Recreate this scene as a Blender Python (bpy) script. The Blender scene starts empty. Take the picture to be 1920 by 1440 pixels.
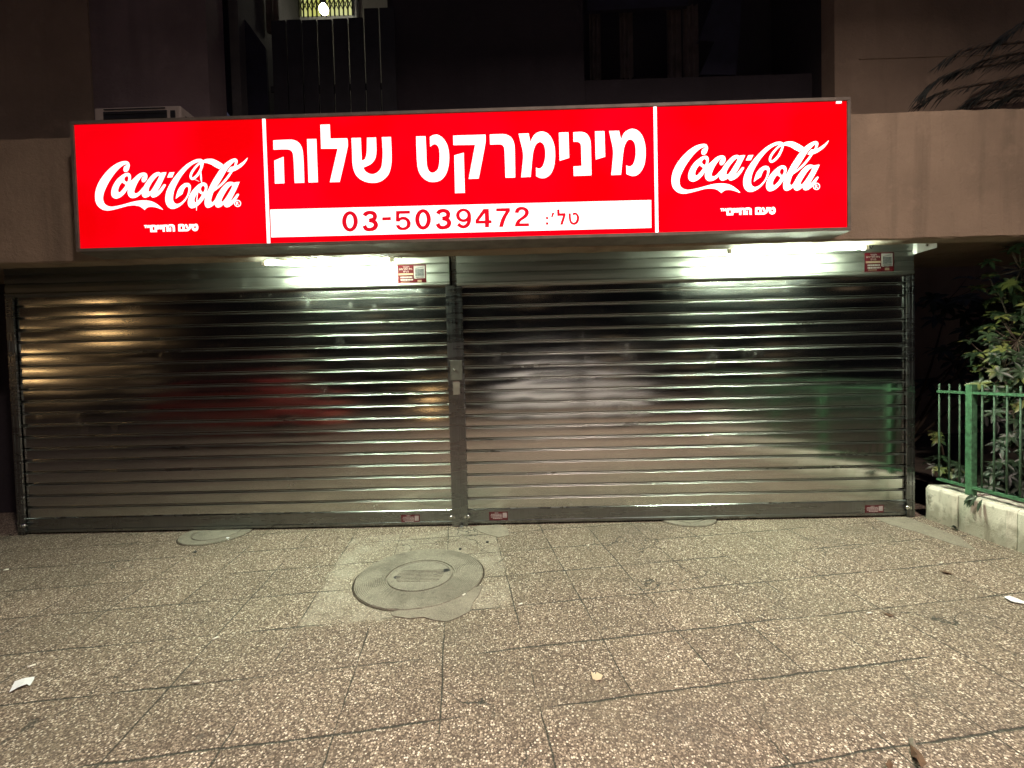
import bpy, bmesh, math, random
from mathutils import Vector, Matrix
random.seed(7)
S = bpy.context.scene
COL = S.collection

# ------------------------------------------------------------------ camera
F = 800.0                                   # focal length in photo pixels (1920 wide)
PITCH, ROLL, YAW = .0265, .0243, .0109
CAM = Vector((.625, -4.3226, 1.55))
RM = (Matrix.Rotation(YAW, 3, 'Z') @ Matrix.Rotation(-PITCH, 3, 'X') @ Matrix.Rotation(ROLL, 3, 'Y'))
cd = bpy.data.cameras.new('camera'); cam = bpy.data.objects.new('camera', cd); COL.objects.link(cam)
cd.sensor_width = 36; cd.lens = F / 1920 * 36; cd.clip_start = .05; cd.clip_end = 400
m4 = (RM @ Matrix(((1, 0, 0), (0, 0, -1), (0, 1, 0)))).to_4x4(); m4.translation = CAM
cam.matrix_world = m4
S.camera = cam

# ------------------------------------------------------------------ night sky and exposure
W = bpy.data.worlds.new('World'); S.world = W; W.use_nodes = True
wb = W.node_tree.nodes['Background']
wb.inputs[0].default_value = (.46, .45, .72, 1); wb.inputs[1].default_value = .046
S.view_settings.view_transform = 'Standard'; S.view_settings.look = 'None'
S.view_settings.exposure = .38; S.view_settings.gamma = 1
S.cycles.max_bounces = 8; S.cycles.sample_clamp_indirect = 3; S.cycles.caustics_reflective = False
S.cycles.caustics_refractive = False; S.cycles.use_denoising = True

TUBE_L = 690      # fluorescent tubes
LAMP_L = 680     # street lamp over the pavement behind the photographer
GLOBE_L = 15     # far globe lamps

# ------------------------------------------------------------------ helpers
def ray(px, py): return RM @ Vector(((px - 960) / F, 1, -(py - 720) / F))
def on(px, py, ax, v):                       # where the sight line meets a real plane of the place
    d = ray(px, py); t = (v - CAM[ax]) / d[ax]; return CAM + d * t
def onY(px, py, y): return on(px, py, 1, y)
def onG(px, py, z=0.): return on(px, py, 2, z)

def tag(o, label=None, cat=None, group=None, kind=None):
    for k, v in (('label', label), ('category', cat), ('group', group), ('kind', kind)):
        if v: o[k] = v
    return o
def thing(name, label, cat, loc=(0, 0, 0), group=None):
    o = bpy.data.objects.new(name, None); COL.objects.link(o); o.location = loc
    o.empty_display_size = .1
    return tag(o, label, cat, group)
class MB:
    def __init__(s): s.v = []; s.f = []; s.sm = []
    def add(s, vs, fs, smooth=False):
        n = len(s.v); s.v += [tuple(v) for v in vs]
        for f in fs: s.f.append([n + i for i in f]); s.sm.append(smooth)
        return s
    def box(s, x0, x1, y0, y1, z0, z1):
        return s.add([(x0,y0,z0),(x1,y0,z0),(x1,y1,z0),(x0,y1,z0),(x0,y0,z1),(x1,y0,z1),(x1,y1,z1),(x0,y1,z1)],
                     [(3,2,1,0),(4,5,6,7),(0,1,5,4),(1,2,6,5),(2,3,7,6),(3,0,4,7)])
    def tube(s, pts, r, n=8, cap=True):
        pts = [Vector(p) for p in pts]; rr = r if isinstance(r, (list, tuple)) else [r] * len(pts)
        vs = []; fs = []
        for i, p in enumerate(pts):
            t = (pts[min(i + 1, len(pts) - 1)] - pts[max(i - 1, 0)]).normalized()
            a = t.orthogonal().normalized() if abs(t.z) > .99 or abs(t.z) < 1e-6 and False else (t.cross(Vector((0, 0, 1))) if abs(t.z) < .99 else t.cross(Vector((1, 0, 0)))).normalized()
            b = t.cross(a)
            for k in range(n):
                q = 2 * math.pi * k / n; vs.append(p + (a * math.cos(q) + b * math.sin(q)) * rr[i])
        for i in range(len(pts) - 1):
            for k in range(n): fs.append((i*n+k, i*n+(k+1) % n, (i+1)*n+(k+1) % n, (i+1)*n+k))
        if cap:
            fs.append(tuple(range(n))[::-1]); fs.append(tuple((len(pts)-1)*n+k for k in range(n)))
        return s.add(vs, fs, True)
    def prism(s, outline, d):                # outline of 3-D points, pushed along d
        o = [Vector(p) for p in outline]; n = len(o); d = Vector(d)
        return s.add(o + [p + d for p in o], [tuple(range(n)), tuple(range(2*n-1, n-1, -1))] + [(k, n+k, n+(k+1) % n, (k+1) % n) for k in range(n)])
    def lathe(s, prof, c, n=40):             # profile of (r, z)
        vs = []; fs = []
        for r, z in prof:
            for k in range(n):
                q = 2*math.pi*k/n; vs.append((c[0]+r*math.cos(q), c[1]+r*math.sin(q), c[2]+z))
        for i in range(len(prof)-1):
            for k in range(n): fs.append((i*n+k, i*n+(k+1) % n, (i+1)*n+(k+1) % n, (i+1)*n+k))
        return s.add(vs, fs, False)
    def build(s, name, mat, parent=None, bevel=0, fixn=True):
        me = bpy.data.meshes.new(name); me.from_pydata(s.v, [], s.f); 
        for p, q in zip(me.polygons, s.sm): p.use_smooth = q
        if fixn:
            bm = bmesh.new(); bm.from_mesh(me); bmesh.ops.recalc_face_normals(bm, faces=bm.faces); bm.to_mesh(me); bm.free()
        return link(name, me, mat, parent, bevel)
def wloc(o):
    v = Vector(o.location)
    while o.parent: o = o.parent; v += 0 * v
    return v
def link(name, me, mat, parent=None, bevel=0):
    o = bpy.data.objects.new(name, me); COL.objects.link(o)
    if mat: me.materials.append(mat)
    if parent:
        r = parent
        while r.parent: r = r.parent
        o.parent = parent
        if parent is r: o.matrix_parent_inverse = Matrix.Translation(-Vector(r.location))
    if bevel:
        b = o.modifiers.new('bevel', 'BEVEL'); b.width = bevel; b.segments = 2; b.limit_method = 'ANGLE'
    return o
def copy_thing(o, loc):
    c = o.copy(); COL.objects.link(c); c.location = loc
    for ch in o.children:
        d = ch.copy(); COL.objects.link(d); d.parent = c; d.matrix_parent_inverse = ch.matrix_parent_inverse
        for g in ch.children:
            e = g.copy(); COL.objects.link(e); e.parent = d; e.matrix_parent_inverse = g.matrix_parent_inverse
    return c

# ------------------------------------------------------------------ materials
class N:
    def __init__(s, name):
        s.m = bpy.data.materials.new(name); s.m.use_nodes = True; s.t = s.m.node_tree
        s.b = s.t.nodes['Principled BSDF']; s.g = None
    def n(s, typ, **kw):
        x = s.t.nodes.new(typ)
        for k, v in kw.items():
            if k.startswith('i_'):
                key = k[2:].replace('_', ' '); x.inputs[int(key) if key.isdigit() else key].default_value = v
            else: setattr(x, k, v)
        return x
    def l(s, a, b):
        s.t.links.new(a, b)
    def math(s, op, a, b=None, c=None, clamp=False):
        x = s.n('ShaderNodeMath', operation=op); x.use_clamp = clamp
        for i, v in enumerate((a, b, c)):
            if v is None: continue
            if isinstance(v, (int, float)): x.inputs[i].default_value = v
            else: s.l(v, x.inputs[i])
        return x.outputs[0]
    def pos(s):
        if not s.g: s.g = s.n('ShaderNodeNewGeometry')
        return s.g.outputs['Position']
    def noise(s, scale, detail=4, rough=.55, vec=None, dist=0):
        x = s.n('ShaderNodeTexNoise'); x.inputs['Scale'].default_value = scale; x.inputs['Detail'].default_value = detail
        x.inputs['Roughness'].default_value = rough; x.inputs['Distortion'].default_value = dist
        s.l(vec or s.pos(), x.inputs['Vector']); return x.outputs['Fac']
    def scaled(s, sx, sy, sz):
        x = s.n('ShaderNodeVectorMath', operation='MULTIPLY'); s.l(s.pos(), x.inputs[0]); x.inputs[1].default_value = (sx, sy, sz); return x.outputs[0]
    def ramp(s, fac, stops):
        x = s.n('ShaderNodeValToRGB'); e = x.color_ramp.elements
        while len(e) < len(stops): e.new(.5)
        for q, (p, c) in zip(e, stops): q.position = p; q.color = tuple(c) + (1,)
        s.l(fac, x.inputs[0]); return x.outputs[0]
    def rng(s, fac, a, b, c=0., d=1.):
        x = s.n('ShaderNodeMapRange'); x.clamp = True
        for i, v in enumerate((fac, a, b, c, d)):
            if isinstance(v, (int, float)): x.inputs[i].default_value = v
            else: s.l(v, x.inputs[i])
        return x.outputs[0]
    def mix(s, fac, a, b, mode='MIX'):
        x = s.n('ShaderNodeMix', data_type='RGBA', blend_type=mode)
        for i, v in ((0, fac), (6, a), (7, b)):
            if isinstance(v, (int, float)): x.inputs[i].default_value = v
            elif isinstance(v, tuple): x.inputs[i].default_value = v + (1,)
            else: s.l(v, x.inputs[i])
        return x.outputs[2]
    def bump(s, h, strength=.3, dist=.01):
        x = s.n('ShaderNodeBump'); x.inputs['Strength'].default_value = strength; x.inputs['Distance'].default_value = dist
        s.l(h, x.inputs['Height']); s.l(x.outputs[0], s.b.inputs['Normal'])
    def col(s, c):
        if isinstance(c, tuple): s.b.inputs['Base Color'].default_value = c + (1,)
        else: s.l(c, s.b.inputs['Base Color'])
    def rough(s, r):
        if isinstance(r, (int, float)): s.b.inputs['Roughness'].default_value = r
        else: s.l(r, s.b.inputs['Roughness'])
    def metal(s, v): s.b.inputs['Metallic'].default_value = v
    def emit(s, c, st):
        if isinstance(c, tuple): s.b.inputs['Emission Color'].default_value = c + (1,)
        else: s.l(c, s.b.inputs['Emission Color'])
        s.b.inputs['Emission Strength'].default_value = st

def plain(name, c, rough=.6, metal=0, var=.25, scale=8, bump=0, bs=60):
    a = N(name); k = a.noise(scale)
    a.col(a.mix(a.rng(k, .3, .7), tuple(x*(1-var) for x in c), tuple(min(1, x*(1+var)) for x in c)))
    a.rough(rough); a.metal(metal)
    if bump: a.bump(a.noise(bs, 5), bump, .004)
    return a.m

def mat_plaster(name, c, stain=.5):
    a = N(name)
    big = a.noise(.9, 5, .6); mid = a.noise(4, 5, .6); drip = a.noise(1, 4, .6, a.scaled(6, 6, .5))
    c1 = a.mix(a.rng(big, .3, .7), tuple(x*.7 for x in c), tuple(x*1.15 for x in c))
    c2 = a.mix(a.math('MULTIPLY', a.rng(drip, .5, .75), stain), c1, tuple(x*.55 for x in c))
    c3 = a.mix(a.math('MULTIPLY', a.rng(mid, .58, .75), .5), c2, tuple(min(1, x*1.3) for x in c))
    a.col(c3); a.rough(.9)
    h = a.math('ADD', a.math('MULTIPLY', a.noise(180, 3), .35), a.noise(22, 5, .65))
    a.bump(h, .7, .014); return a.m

def mat_steel(name, base=(.63, .64, .61), r0=.09, r1=.18, ax=(1.5, 1.5, 55)):
    a = N(name)
    br = a.noise(1, 5, .6, a.scaled(*ax)); sp = a.noise(45, 3); big = a.noise(1.6, 5)
    smear = a.noise(1, 4, .6, a.scaled(.9, .9, 9))
    c = a.mix(a.rng(br, .3, .7), tuple(x*.86 for x in base), base)
    c = a.mix(a.math('MULTIPLY', a.rng(big, .5, .75), .35), c, tuple(x*.68 for x in base))
    a.col(c); a.metal(1)
    r = a.rng(smear, .32, .68, r0, r1)
    marks = a.noise(3.2, 7, .72); r = a.math('ADD', r, a.math('MULTIPLY', a.rng(marks, .57, .68), .14))
    a.rough(r)
    return a.m

def mat_light(name, c, st, base=None, vary=0):
    a = N(name); a.col(base or c); a.rough(.6); a.b.inputs['Specular IOR Level'].default_value = .0
    if vary:
        k = a.noise(1.3, 2); k2 = a.noise(30, 4)
        a.emit(a.mix(a.rng(k, .35, .65), tuple(x*(1-vary)*(1 if i < 2 else .2) for i, x in enumerate(c)), c), st)
    else: a.emit(c, st)
    return a.m

def mat_ground():
    a = N('paver_aggregate')
    sx = a.n('ShaderNodeSeparateXYZ'); a.l(a.pos(), sx.inputs[0]); X, Y = sx.outputs[0], sx.outputs[1]
    cs, sn = math.cos(math.radians(8.2)), math.sin(math.radians(8.2))
    wob = a.math('MULTIPLY', a.math('SUBTRACT', a.noise(2.2, 5, .65), .5), .05)
    wob2 = a.math('MULTIPLY', a.math('SUBTRACT', a.noise(2.9, 5, .65, a.scaled(1, 1.01, 3)), .5), .03)
    u0 = a.math('ADD', a.math('MULTIPLY', X, cs), a.math('MULTIPLY', Y, sn))
    v0 = a.math('SUBTRACT', a.math('MULTIPLY', Y, cs), a.math('MULTIPLY', X, sn))
    u = a.math('DIVIDE', a.math('ADD', a.math('ADD', u0, wob2), .107 + 45.6), .456)
    v = a.math('DIVIDE', a.math('ADD', a.math('ADD', v0, wob), 2.9 + 43.5), .435)
    def line(q, pitch, w, thr, sc, seed):
        d = a.math('MULTIPLY', a.math('SUBTRACT', .5, a.math('ABSOLUTE', a.math('SUBTRACT', a.math('FRACT', q), .5))), pitch)
        pres = a.rng(a.noise(sc, 3, .6, a.scaled(1, 1, 1) if seed == 0 else a.scaled(1.03, .98, 2)), thr-.08, thr+.08, 0, 1)
        wv = a.math('MULTIPLY', pres, w)
        return a.rng(d, a.math('MULTIPLY', wv, .45), a.math('ADD', a.math('MULTIPLY', wv, 1.2), .0003), 1, 0), pres
    lu, pu = line(u, .456, .005, .475, 1.9, 1)
    lv, pv = line(v, .435, .007, .455, 1.3, 0)
    joint = a.math('MAXIMUM', a.math('MULTIPLY', lu, a.rng(pu, 0, .3)), a.math('MULTIPLY', lv, a.rng(pv, 0, .3)))
    # a few running cracks
    dv = a.n('ShaderNodeVectorMath', operation='ADD'); a.l(a.pos(), dv.inputs[0])
    nc = a.n('ShaderNodeTexNoise'); nc.inputs['Scale'].default_value = 4; nc.inputs['Detail'].default_value = 6; a.l(a.pos(), nc.inputs['Vector'])
    ns = a.n('ShaderNodeVectorMath', operation='SCALE'); a.l(nc.outputs['Color'], ns.inputs[0]); ns.inputs['Scale'].default_value = .35; a.l(ns.outputs[0], dv.inputs[1])
    vc = a.n('ShaderNodeTexVoronoi', feature='DISTANCE_TO_EDGE'); vc.inputs['Scale'].default_value = 1.15; a.l(dv.outputs[0], vc.inputs['Vector'])
    cm = a.rng(a.noise(.8, 2), .5, .58)
    crack = a.math('MULTIPLY', a.rng(vc.outputs['Distance'], .0015, .006, 1, 0), cm)
    joint = a.math('MAXIMUM', joint, crack)
    # one tone per paver
    wn = a.n('ShaderNodeTexWhiteNoise', noise_dimensions='2D'); cb = a.n('ShaderNodeCombineXYZ')
    a.l(a.math('FLOOR', u), cb.inputs[0]); a.l(a.math('FLOOR', v), cb.inputs[1]); a.l(cb.outputs[0], wn.inputs['Vector'])
    tone = a.rng(wn.outputs['Value'], 0, 1, .9, 1.08)
    # pebbles
    vo = a.n('ShaderNodeTexVoronoi', feature='F1'); vo.inputs['Scale'].default_value = 96; a.l(a.pos(), vo.inputs['Vector'])
    vs = a.n('ShaderNodeTexVoronoi', feature='F1'); vs.inputs['Scale'].default_value = 150; a.l(a.pos(), vs.inputs['Vector'])
    sc = a.n('ShaderNodeSeparateColor'); a.l(vo.outputs['Color'], sc.inputs[0])
    sc2 = a.n('ShaderNodeSeparateColor'); a.l(vs.outputs['Color'], sc2.inputs[0])
    stone = a.ramp(sc.outputs[0], [(0, (.12, .1, .08)), (.3, (.22, .18, .145)), (.55, (.4, .35, .29)), (.78, (.64, .59, .51)), (1, (.9, .87, .81))])
    small = a.ramp(sc2.outputs[0], [(0, (.06, .047, .038)), (.6, (.14, .112, .09)), (1, (.38, .33, .27))])
    size = a.rng(sc.outputs[1], 0, 1, .22, .56)
    inside = a.rng(a.math('SUBTRACT', vo.outputs['Distance'], size), -.07, .03, 1, 0)
    c = a.mix(inside, small, stone)
    grime = a.noise(1.1, 6, .62); c = a.mix(a.math('MULTIPLY', a.rng(grime, .5, .72), .5), c, (.15, .125, .1))
    patch = a.noise(.55, 3); tint = a.mix(a.rng(patch, .4, .62), (1.0, .92, .865), (.98, .96, .88))
    c = a.mix(1., c, tint, 'MULTIPLY')
    tc = a.n('ShaderNodeCombineColor'); [a.l(tone, tc.inputs[i]) for i in range(3)]
    c = a.mix(1., c, tc.outputs[0], 'MULTIPLY')
    gv = a.n('ShaderNodeTexVoronoi', feature='F1'); gv.inputs['Scale'].default_value = 2.6; a.l(a.pos(), gv.inputs['Vector'])
    gs = a.n('ShaderNodeSeparateColor'); a.l(gv.outputs['Color'], gs.inputs[0])
    gum = a.math('MULTIPLY', a.rng(a.math('ADD', gv.outputs['Distance'], a.math('MULTIPLY', a.noise(40, 3), .03)), .045, .062, 1, 0), a.rng(gs.outputs[0], .55, .56))
    c = a.mix(a.math('MULTIPLY', gum, .7), c, (.09, .08, .065))
    oil = a.noise(.75, 7, .68, a.scaled(1.1, 1.4, 1)); c = a.mix(a.math('MULTIPLY', a.rng(oil, .55, .7), .5), c, (.1, .085, .07))
    # worn paler square of cement wash round the manhole
    n8 = a.math('MULTIPLY', a.math('SUBTRACT', a.noise(6, 5, .7), .5), .16)
    def inside_box(q, lo, hi): return a.math('MULTIPLY', a.rng(a.math('ADD', q, n8), lo-.015, lo+.015), a.rng(a.math('ADD', q, n8), hi-.015, hi+.015, 1, 0))
    sq = a.math('MULTIPLY', inside_box(u0, -1.02, .35), inside_box(v0, -1.6, -.12))
    c = a.mix(a.math('MULTIPLY', sq, a.rng(a.noise(3.2, 7, .7), .4, .62, .05, .6)), c, (.37, .345, .28))
    c = a.mix(a.math('MULTIPLY', joint, .9), c, (.02, .024, .019))
    a.col(c); a.rough(a.rng(inside, 0, 1, .85, .55))
    h = a.math('ADD', a.math('MULTIPLY', inside, a.math('SUBTRACT', 1.0, vo.outputs['Distance'])), a.math('MULTIPLY', joint, -3.0))
    h = a.math('ADD', h, a.math('MULTIPLY', a.noise(3, 4), 1.5))
    h = a.math('ADD', h, a.math('MULTIPLY', wn.outputs['Value'], 1.2))
    a.bump(h, .55, .004)
    return a.m

def mat_concrete(name, c=(.33, .33, .27), rings=None):
    a = N(name); k = a.noise(3, 6, .65); k2 = a.noise(40, 4)
    cc = a.mix(a.rng(k, .3, .7), tuple(x*.7 for x in c), tuple(x*1.15 for x in c))
    k3 = a.noise(8, 8, .7); k4 = a.noise(140, 3)
    cc = a.mix(a.math('MULTIPLY', a.rng(k2, .52, .68), .4), cc, tuple(x*.45 for x in c))
    cc = a.mix(a.math('MULTIPLY', a.rng(k3, .52, .66), .5), cc, (.11, .1, .08))
    cc = a.mix(a.math('MULTIPLY', a.rng(k4, .56, .66), .5), cc, tuple(min(1, x*1.9) for x in c)); a.col(cc); a.rough(.82)
    h = a.math('ADD', a.noise(120, 3), a.math('MULTIPLY', k, 2))
    if rings:
        vm = a.n('ShaderNodeVectorMath', operation='DISTANCE'); a.l(a.pos(), vm.inputs[0]); vm.inputs[1].default_value = rings
        w = a.math('SINE', a.math('MULTIPLY', vm.outputs['Value'], 2*math.pi/.013))
        h = a.math('ADD', h, a.math('MULTIPLY', w, a.math('MULTIPLY', a.rng(a.noise(3, 3), .42, .56), 1.1)))
    a.bump(h, .8, .007); return a.m

def mat_stone():
    a = N('limestone'); k = a.noise(2.5, 6, .65); k2 = a.noise(14, 5)
    sx = a.n('ShaderNodeSeparateXYZ'); a.l(a.pos(), sx.inputs[0])
    damp = a.rng(a.math('ADD', sx.outputs[2], a.math('MULTIPLY', a.math('SUBTRACT', k2, .5), .35)), .08, .2, 1, 0)
    c = a.mix(a.rng(k, .35, .65), (.56, .52, .43), (.8, .76, .66))
    c = a.mix(a.math('MULTIPLY', damp, .65), c, (.2, .18, .13)); 
    c = a.mix(a.math('MULTIPLY', a.rng(k2, .58, .7), .7), c, (.14, .13, .09))
    dr = a.noise(1, 5, .65, a.scaled(9, 9, 1.2)); c = a.mix(a.math('MULTIPLY', a.rng(dr, .52, .7), .75), c, (.16, .13, .09)); a.col(c); a.rough(.9)
    a.bump(a.math('ADD', k2, a.noise(90, 4)), .5, .01); return a.m

def mat_leaf(name, c1, c2, var=None):
    a = N(name); oi = a.noise(7, 2)
    c = a.mix(a.rng(oi, .35, .65), c1, c2)
    if var: c = a.mix(a.rng(a.noise(5.5, 1), .56, .62), c, var)
    a.col(c); a.rough(.4); a.b.inputs['Subsurface Weight'].default_value = 0
    return a.m

M = dict(
    ground=mat_ground(), steel=mat_steel('galvanised_steel'), rail=mat_steel('guide_steel', (.25, .255, .26), .2, .36, (70, 70, 2.2)),
    edge=mat_steel('worn_slat_edge', (.46, .47, .45), .25, .4), hood=mat_steel('hood_steel', (.3, .31, .29), .38, .52),
    fascia=mat_plaster('canopy_plaster', (.27, .205, .145), .75), wall=mat_plaster('wall_plaster', (.3, .225, .165), .35),
    shadewall=mat_plaster('shaded_plaster', (.026, .02, .027), .4), sidewall=mat_plaster('loggia_side_plaster', (.1, .095, .1), .3), wall_two=mat_plaster('purple_plaster', (.2, .155, .16), .35), inner=mat_plaster('loggia_inner_plaster', (.36, .34, .3), .3), soffit=mat_plaster('soffit_plaster', (.42, .38, .32)),  # near-black plaster: shade of the recessed walls is put into its colour
    alu=plain('aged_aluminium', (.13, .108, .09), .7, .15), red=mat_light('red_acrylic', (1, 0, .01), .77, (.4, 0, .003), .2),
    white=mat_light('white_acrylic', (1, .985, .97), .95, (.8, .8, .8)), redtxt=mat_light('red_lettering', (.6, .0, .012), .66, (.5, .01, .02)),
    tube=mat_light('lit_tube', (.84, 1, .74), TUBE_L, (.9, .9, .9)), batten=plain('white_enamel', (.7, .7, .68), .45),
    black=plain('black_plastic', (.015, .015, .017), .5), lockplate=plain('lock_plate_steel', (.13, .125, .11), .45, .8), conc=mat_concrete('collar_concrete', (.27, .25, .2), rings=(-.15, -1.08, 0)),
    lid=mat_concrete('lid_concrete', (.25, .235, .19)), mortar=mat_concrete('mortar_patch', (.25, .225, .18)),
    stone=mat_stone(), green_bar=plain('green_bar_paint', (.05, .1, .06), .65, 0, .5, 30, .3), green=plain('green_paint', (.055, .15, .075), .6, 0, .5, 25, .3), 
    leaf=mat_leaf('shrub_leaf', (.015, .028, .014), (.036, .062, .028), (.15, .17, .05)), leafd=mat_leaf('dark_leaf', (.012, .022, .014), (.03, .05, .026)),
    needle=mat_leaf('drooping_leaf', (.012, .016, .014), (.03, .035, .03)), bark=plain('bark', (.07, .05, .035), .9, 0, .4, 12, .6),
    soil=plain('soil', (.04, .03, .02), .95, 0, .5, 9, .8), paper=plain('white_paper', (.78, .8, .84), .7, 0, .06), card=plain('beige_card', (.66, .52, .36), .7, 0, .1),
    sticker=plain('maroon_sticker', (.03, .0015, .003), .8, 0, .15), print_white=plain('sticker_print', (.13, .12, .12), .8, 0, .08), sticker_low=plain('red_label', (.09, .008, .014), .5, 0, .15), print_low=plain('label_print', (.4, .35, .35), .5), grey_low=plain('label_grey', (.3, .3, .3), .5), print_cream=plain('cream_print', (.11, .085, .06), .8, 0, .1),  # light put into colour: hood stickers darkened for tube glare, low labels lightened
    print_grey=plain('grey_print', (.045, .045, .047), .8, 0, .35, 60), lock=plain('chrome_lock', (.75, .75, .73), .18, 1, .1),
    ac=plain('ac_casing', (.42, .36, .32), .6, 0, .12), tarp=plain('navy_tarp', (.012, .012, .03), .8), board=plain('dark_board', (.012, .011, .015), .7, 0, .3),
    glow=mat_light('lit_window', (.78, .8, .5), .62, (.5, .5, .4), .25), bulb=mat_light('lit_bulb', (1, .95, .72), 22), iron=plain('black_iron', (.02, .02, .018), .6),
    cloth=plain('grey_cloth', (.085, .07, .07), .9, 0, .3, 6), asphalt=plain('asphalt', (.045, .045, .047), .9, 0, .3, 3, .5), lampglow=mat_light('lamp_lens', (1, .8, .7), LAMP_L),
    globe=mat_light('lamp_globe', (1, .6, .26), GLOBE_L), van=plain('red_car_paint', (.3, .05, .045), .3, 0, .05), whitecar=plain('white_car_paint', (.75, .76, .8), .3, 0, .03), glass=plain('dark_glass', (.01, .012, .015), .08), rubber=plain('rubber', (.02, .02, .02), .8),
    kraft=plain('dry_leaf', (.1, .055, .03), .8, 0, .3, 30), butt=plain('cigarette_paper', (.8, .78, .7), .8), farwall=plain('far_plaster', (.035, .034, .045), .9), warmwin=mat_light('warm_window', (1, .7, .42), .1),
    pebble=plain('pale_stone', (.5, .42, .3), .8), whitestrip=mat_light('divider_white', (1, .95, .95), 1.0, (.8, .8, .8)),
)

for k in ('sticker', 'print_white', 'print_cream', 'print_grey'): M[k].node_tree.nodes['Principled BSDF'].inputs['Specular IOR Level'].default_value = .05
# ------------------------------------------------------------------ setting: ground and road
def sheet(name, x0, x1, y0, y1, z, mat, n=1):
    b = MB(); b.add([(x0, y0, z), (x1, y0, z), (x1, y1, z), (x0, y1, z)], [(0, 1, 2, 3)])
    return tag(b.build(name, mat, fixn=False), kind='structure')
sheet('ground', -70, 70, -80, 40, 0, M['ground'])
sheet('road', -70, 70, -19, -12, .004, M['asphalt'])
b = MB(); b.add([(4.9, -6, .3), (12, -6, .3), (12, 6, .3), (4.9, 6, .3)], [(0, 1, 2, 3)])
tag(b.build('garden_soil', M['soil'], fixn=False), kind='structure')

# ------------------------------------------------------------------ the apartment building
B = thing('apartment_building', 'plastered apartment building with concrete canopy and dark loggias over the shop', 'building', (0, .5, 0))
def slab_mesh(name, x0, x1, z0, z1, y0, y1, mat, seg=.12, jag=.008):   # canopy with a chipped lower lip
    n = int((x1-x0)/seg); b = MB(); vs = []; fs = []
    for i in range(n+1):
        x = x0+(x1-x0)*i/n; j = random.uniform(-jag, jag); k = random.uniform(-jag, jag); t = random.uniform(-.006, .006)
        vs += [(x, y0+random.uniform(-.002, .002), z1+t), (x, y0, z0+.012+j*.5), (x, y0+.012, z0+k*.6), (x, y0+.15, z0+k*.4), (x, y0+.155, z0+.15), (x, y1, z0+.15), (x, y1, z1)]
    for i in range(n):
        for k in range(7): fs.append((i*7+k, i*7+(k+1) % 7, (i+1)*7+(k+1) % 7, (i+1)*7+k))
    b.add(vs, fs); return b.build(name, mat, B)
slab_mesh('canopy', -9, 9, 2.606, 3.672, -.62, 1.2, M['fascia'])
MB().box(-9, -4.67, .75, .95, 0, 2.755).build('side_wall', M['shadewall'], B)
MB().box(4.72, 4.9, .5, 3.2, 0, 2.755).build('side_wall', M['shadewall'], B)
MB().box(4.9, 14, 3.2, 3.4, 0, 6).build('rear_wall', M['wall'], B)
MB().box(-4.67, 4.72, .22, .34, 0, 2.755).build('shopfront_wall', M['shadewall'], B)
# upper storey
MB().box(-9, -3.87, .3, .6, 3.672, 8.2).build('wall', M['wall'], B)
MB().box(-3.87, -2.61, .32, .6, 3.672, 8.2).build('wall', M['wall_two'], B)
MB().box(-.72, 1.5, .75, .95, 3.672, 8.2).build('wall', M['shadewall'], B)
MB().box(4.17, 9, .45, .65, 3.672, 8.2).build('wall', M['wall'], B)
MB().box(4.43, 9, .443, .4495, 4.862, 4.874).build('ledge', M['wall'], B)
MB().box(-2.61, -.72, 2.3, 2.5, 3.672, 8.2).build('loggia_back_wall', M['inner'], B)
MB().box(1.5, 4.17, 1.6, 1.8, 3.672, 8.2).build('loggia_back_wall', M['shadewall'], B)
MB().box(-2.61, -2.5, .7, 2.3, 3.672, 8.2).build('loggia_side_wall', M['sidewall'], B)
MB().box(-.83, -.72, .95, 2.3, 3.672, 8.2).build('loggia_side_wall', M['shadewall'], B)
MB().box(1.39, 1.5, .95, 1.6, 3.672, 8.2).build('loggia_side_wall', M['shadewall'], B)
MB().box(4.17, 4.28, .65, 1.6, 3.672, 8.2).build('loggia_side_wall', M['shadewall'], B)
q0, q1 = onY(530, 165, .75), onY(652, 174, .75)
MB().box(q0.x, q1.x, .735, .758, q1.z, q0.z).build('parapet_strip', M['cloth'], B)
# lit window with folding grille, deep in the left loggia
p0, p1 = onY(500, 45, 2.25), onY(668, -45, 2.25)
wf = MB()
for (xa, xb, za, zb) in ((p0.x, p0.x+.05, p0.z, p1.z), (p1.x-.05, p1.x, p0.z, p1.z), (p0.x+.05, p1.x-.05, p0.z, p0.z+.05), ((p0.x+p1.x)/2-.55, (p0.x+p1.x)/2-.47, p0.z+.05, p1.z)):
    wf.box(xa, xb, 2.2, 2.296, za, zb)
wn = wf.build('window', M['batten'], B)
MB().box(p0.x+.05, p1.x-.05, 2.27, 2.294, p0.z+.05, p1.z).build('pane', M['glow'], wn)
g = MB(); gx0, gx1 = onY(562, 40, 2.18).x, onY(662, 40, 2.18).x; gz0 = p0.z+.02; gz1 = p1.z; k = 12
for i in range(k+1):
    x = gx0+(gx1-gx0)*i/k; g.box(x-.009, x+.009, 2.16, 2.178, gz0, gz1)
zc = onY(600, 12, 2.18).z
for i in range(k):
    xa = gx0+(gx1-gx0)*i/k; xb = gx0+(gx1-gx0)*(i+1)/k
    for zz in (zc, zc+.6):
        g.tube([(xa, 2.155, zz-.08), (xb, 2.155, zz+.08)], .007, 5); g.tube([(xa, 2.15, zz+.08), (xb, 2.15, zz-.08)], .007, 5)
g.build('grille', M['iron'], wn)
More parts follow.
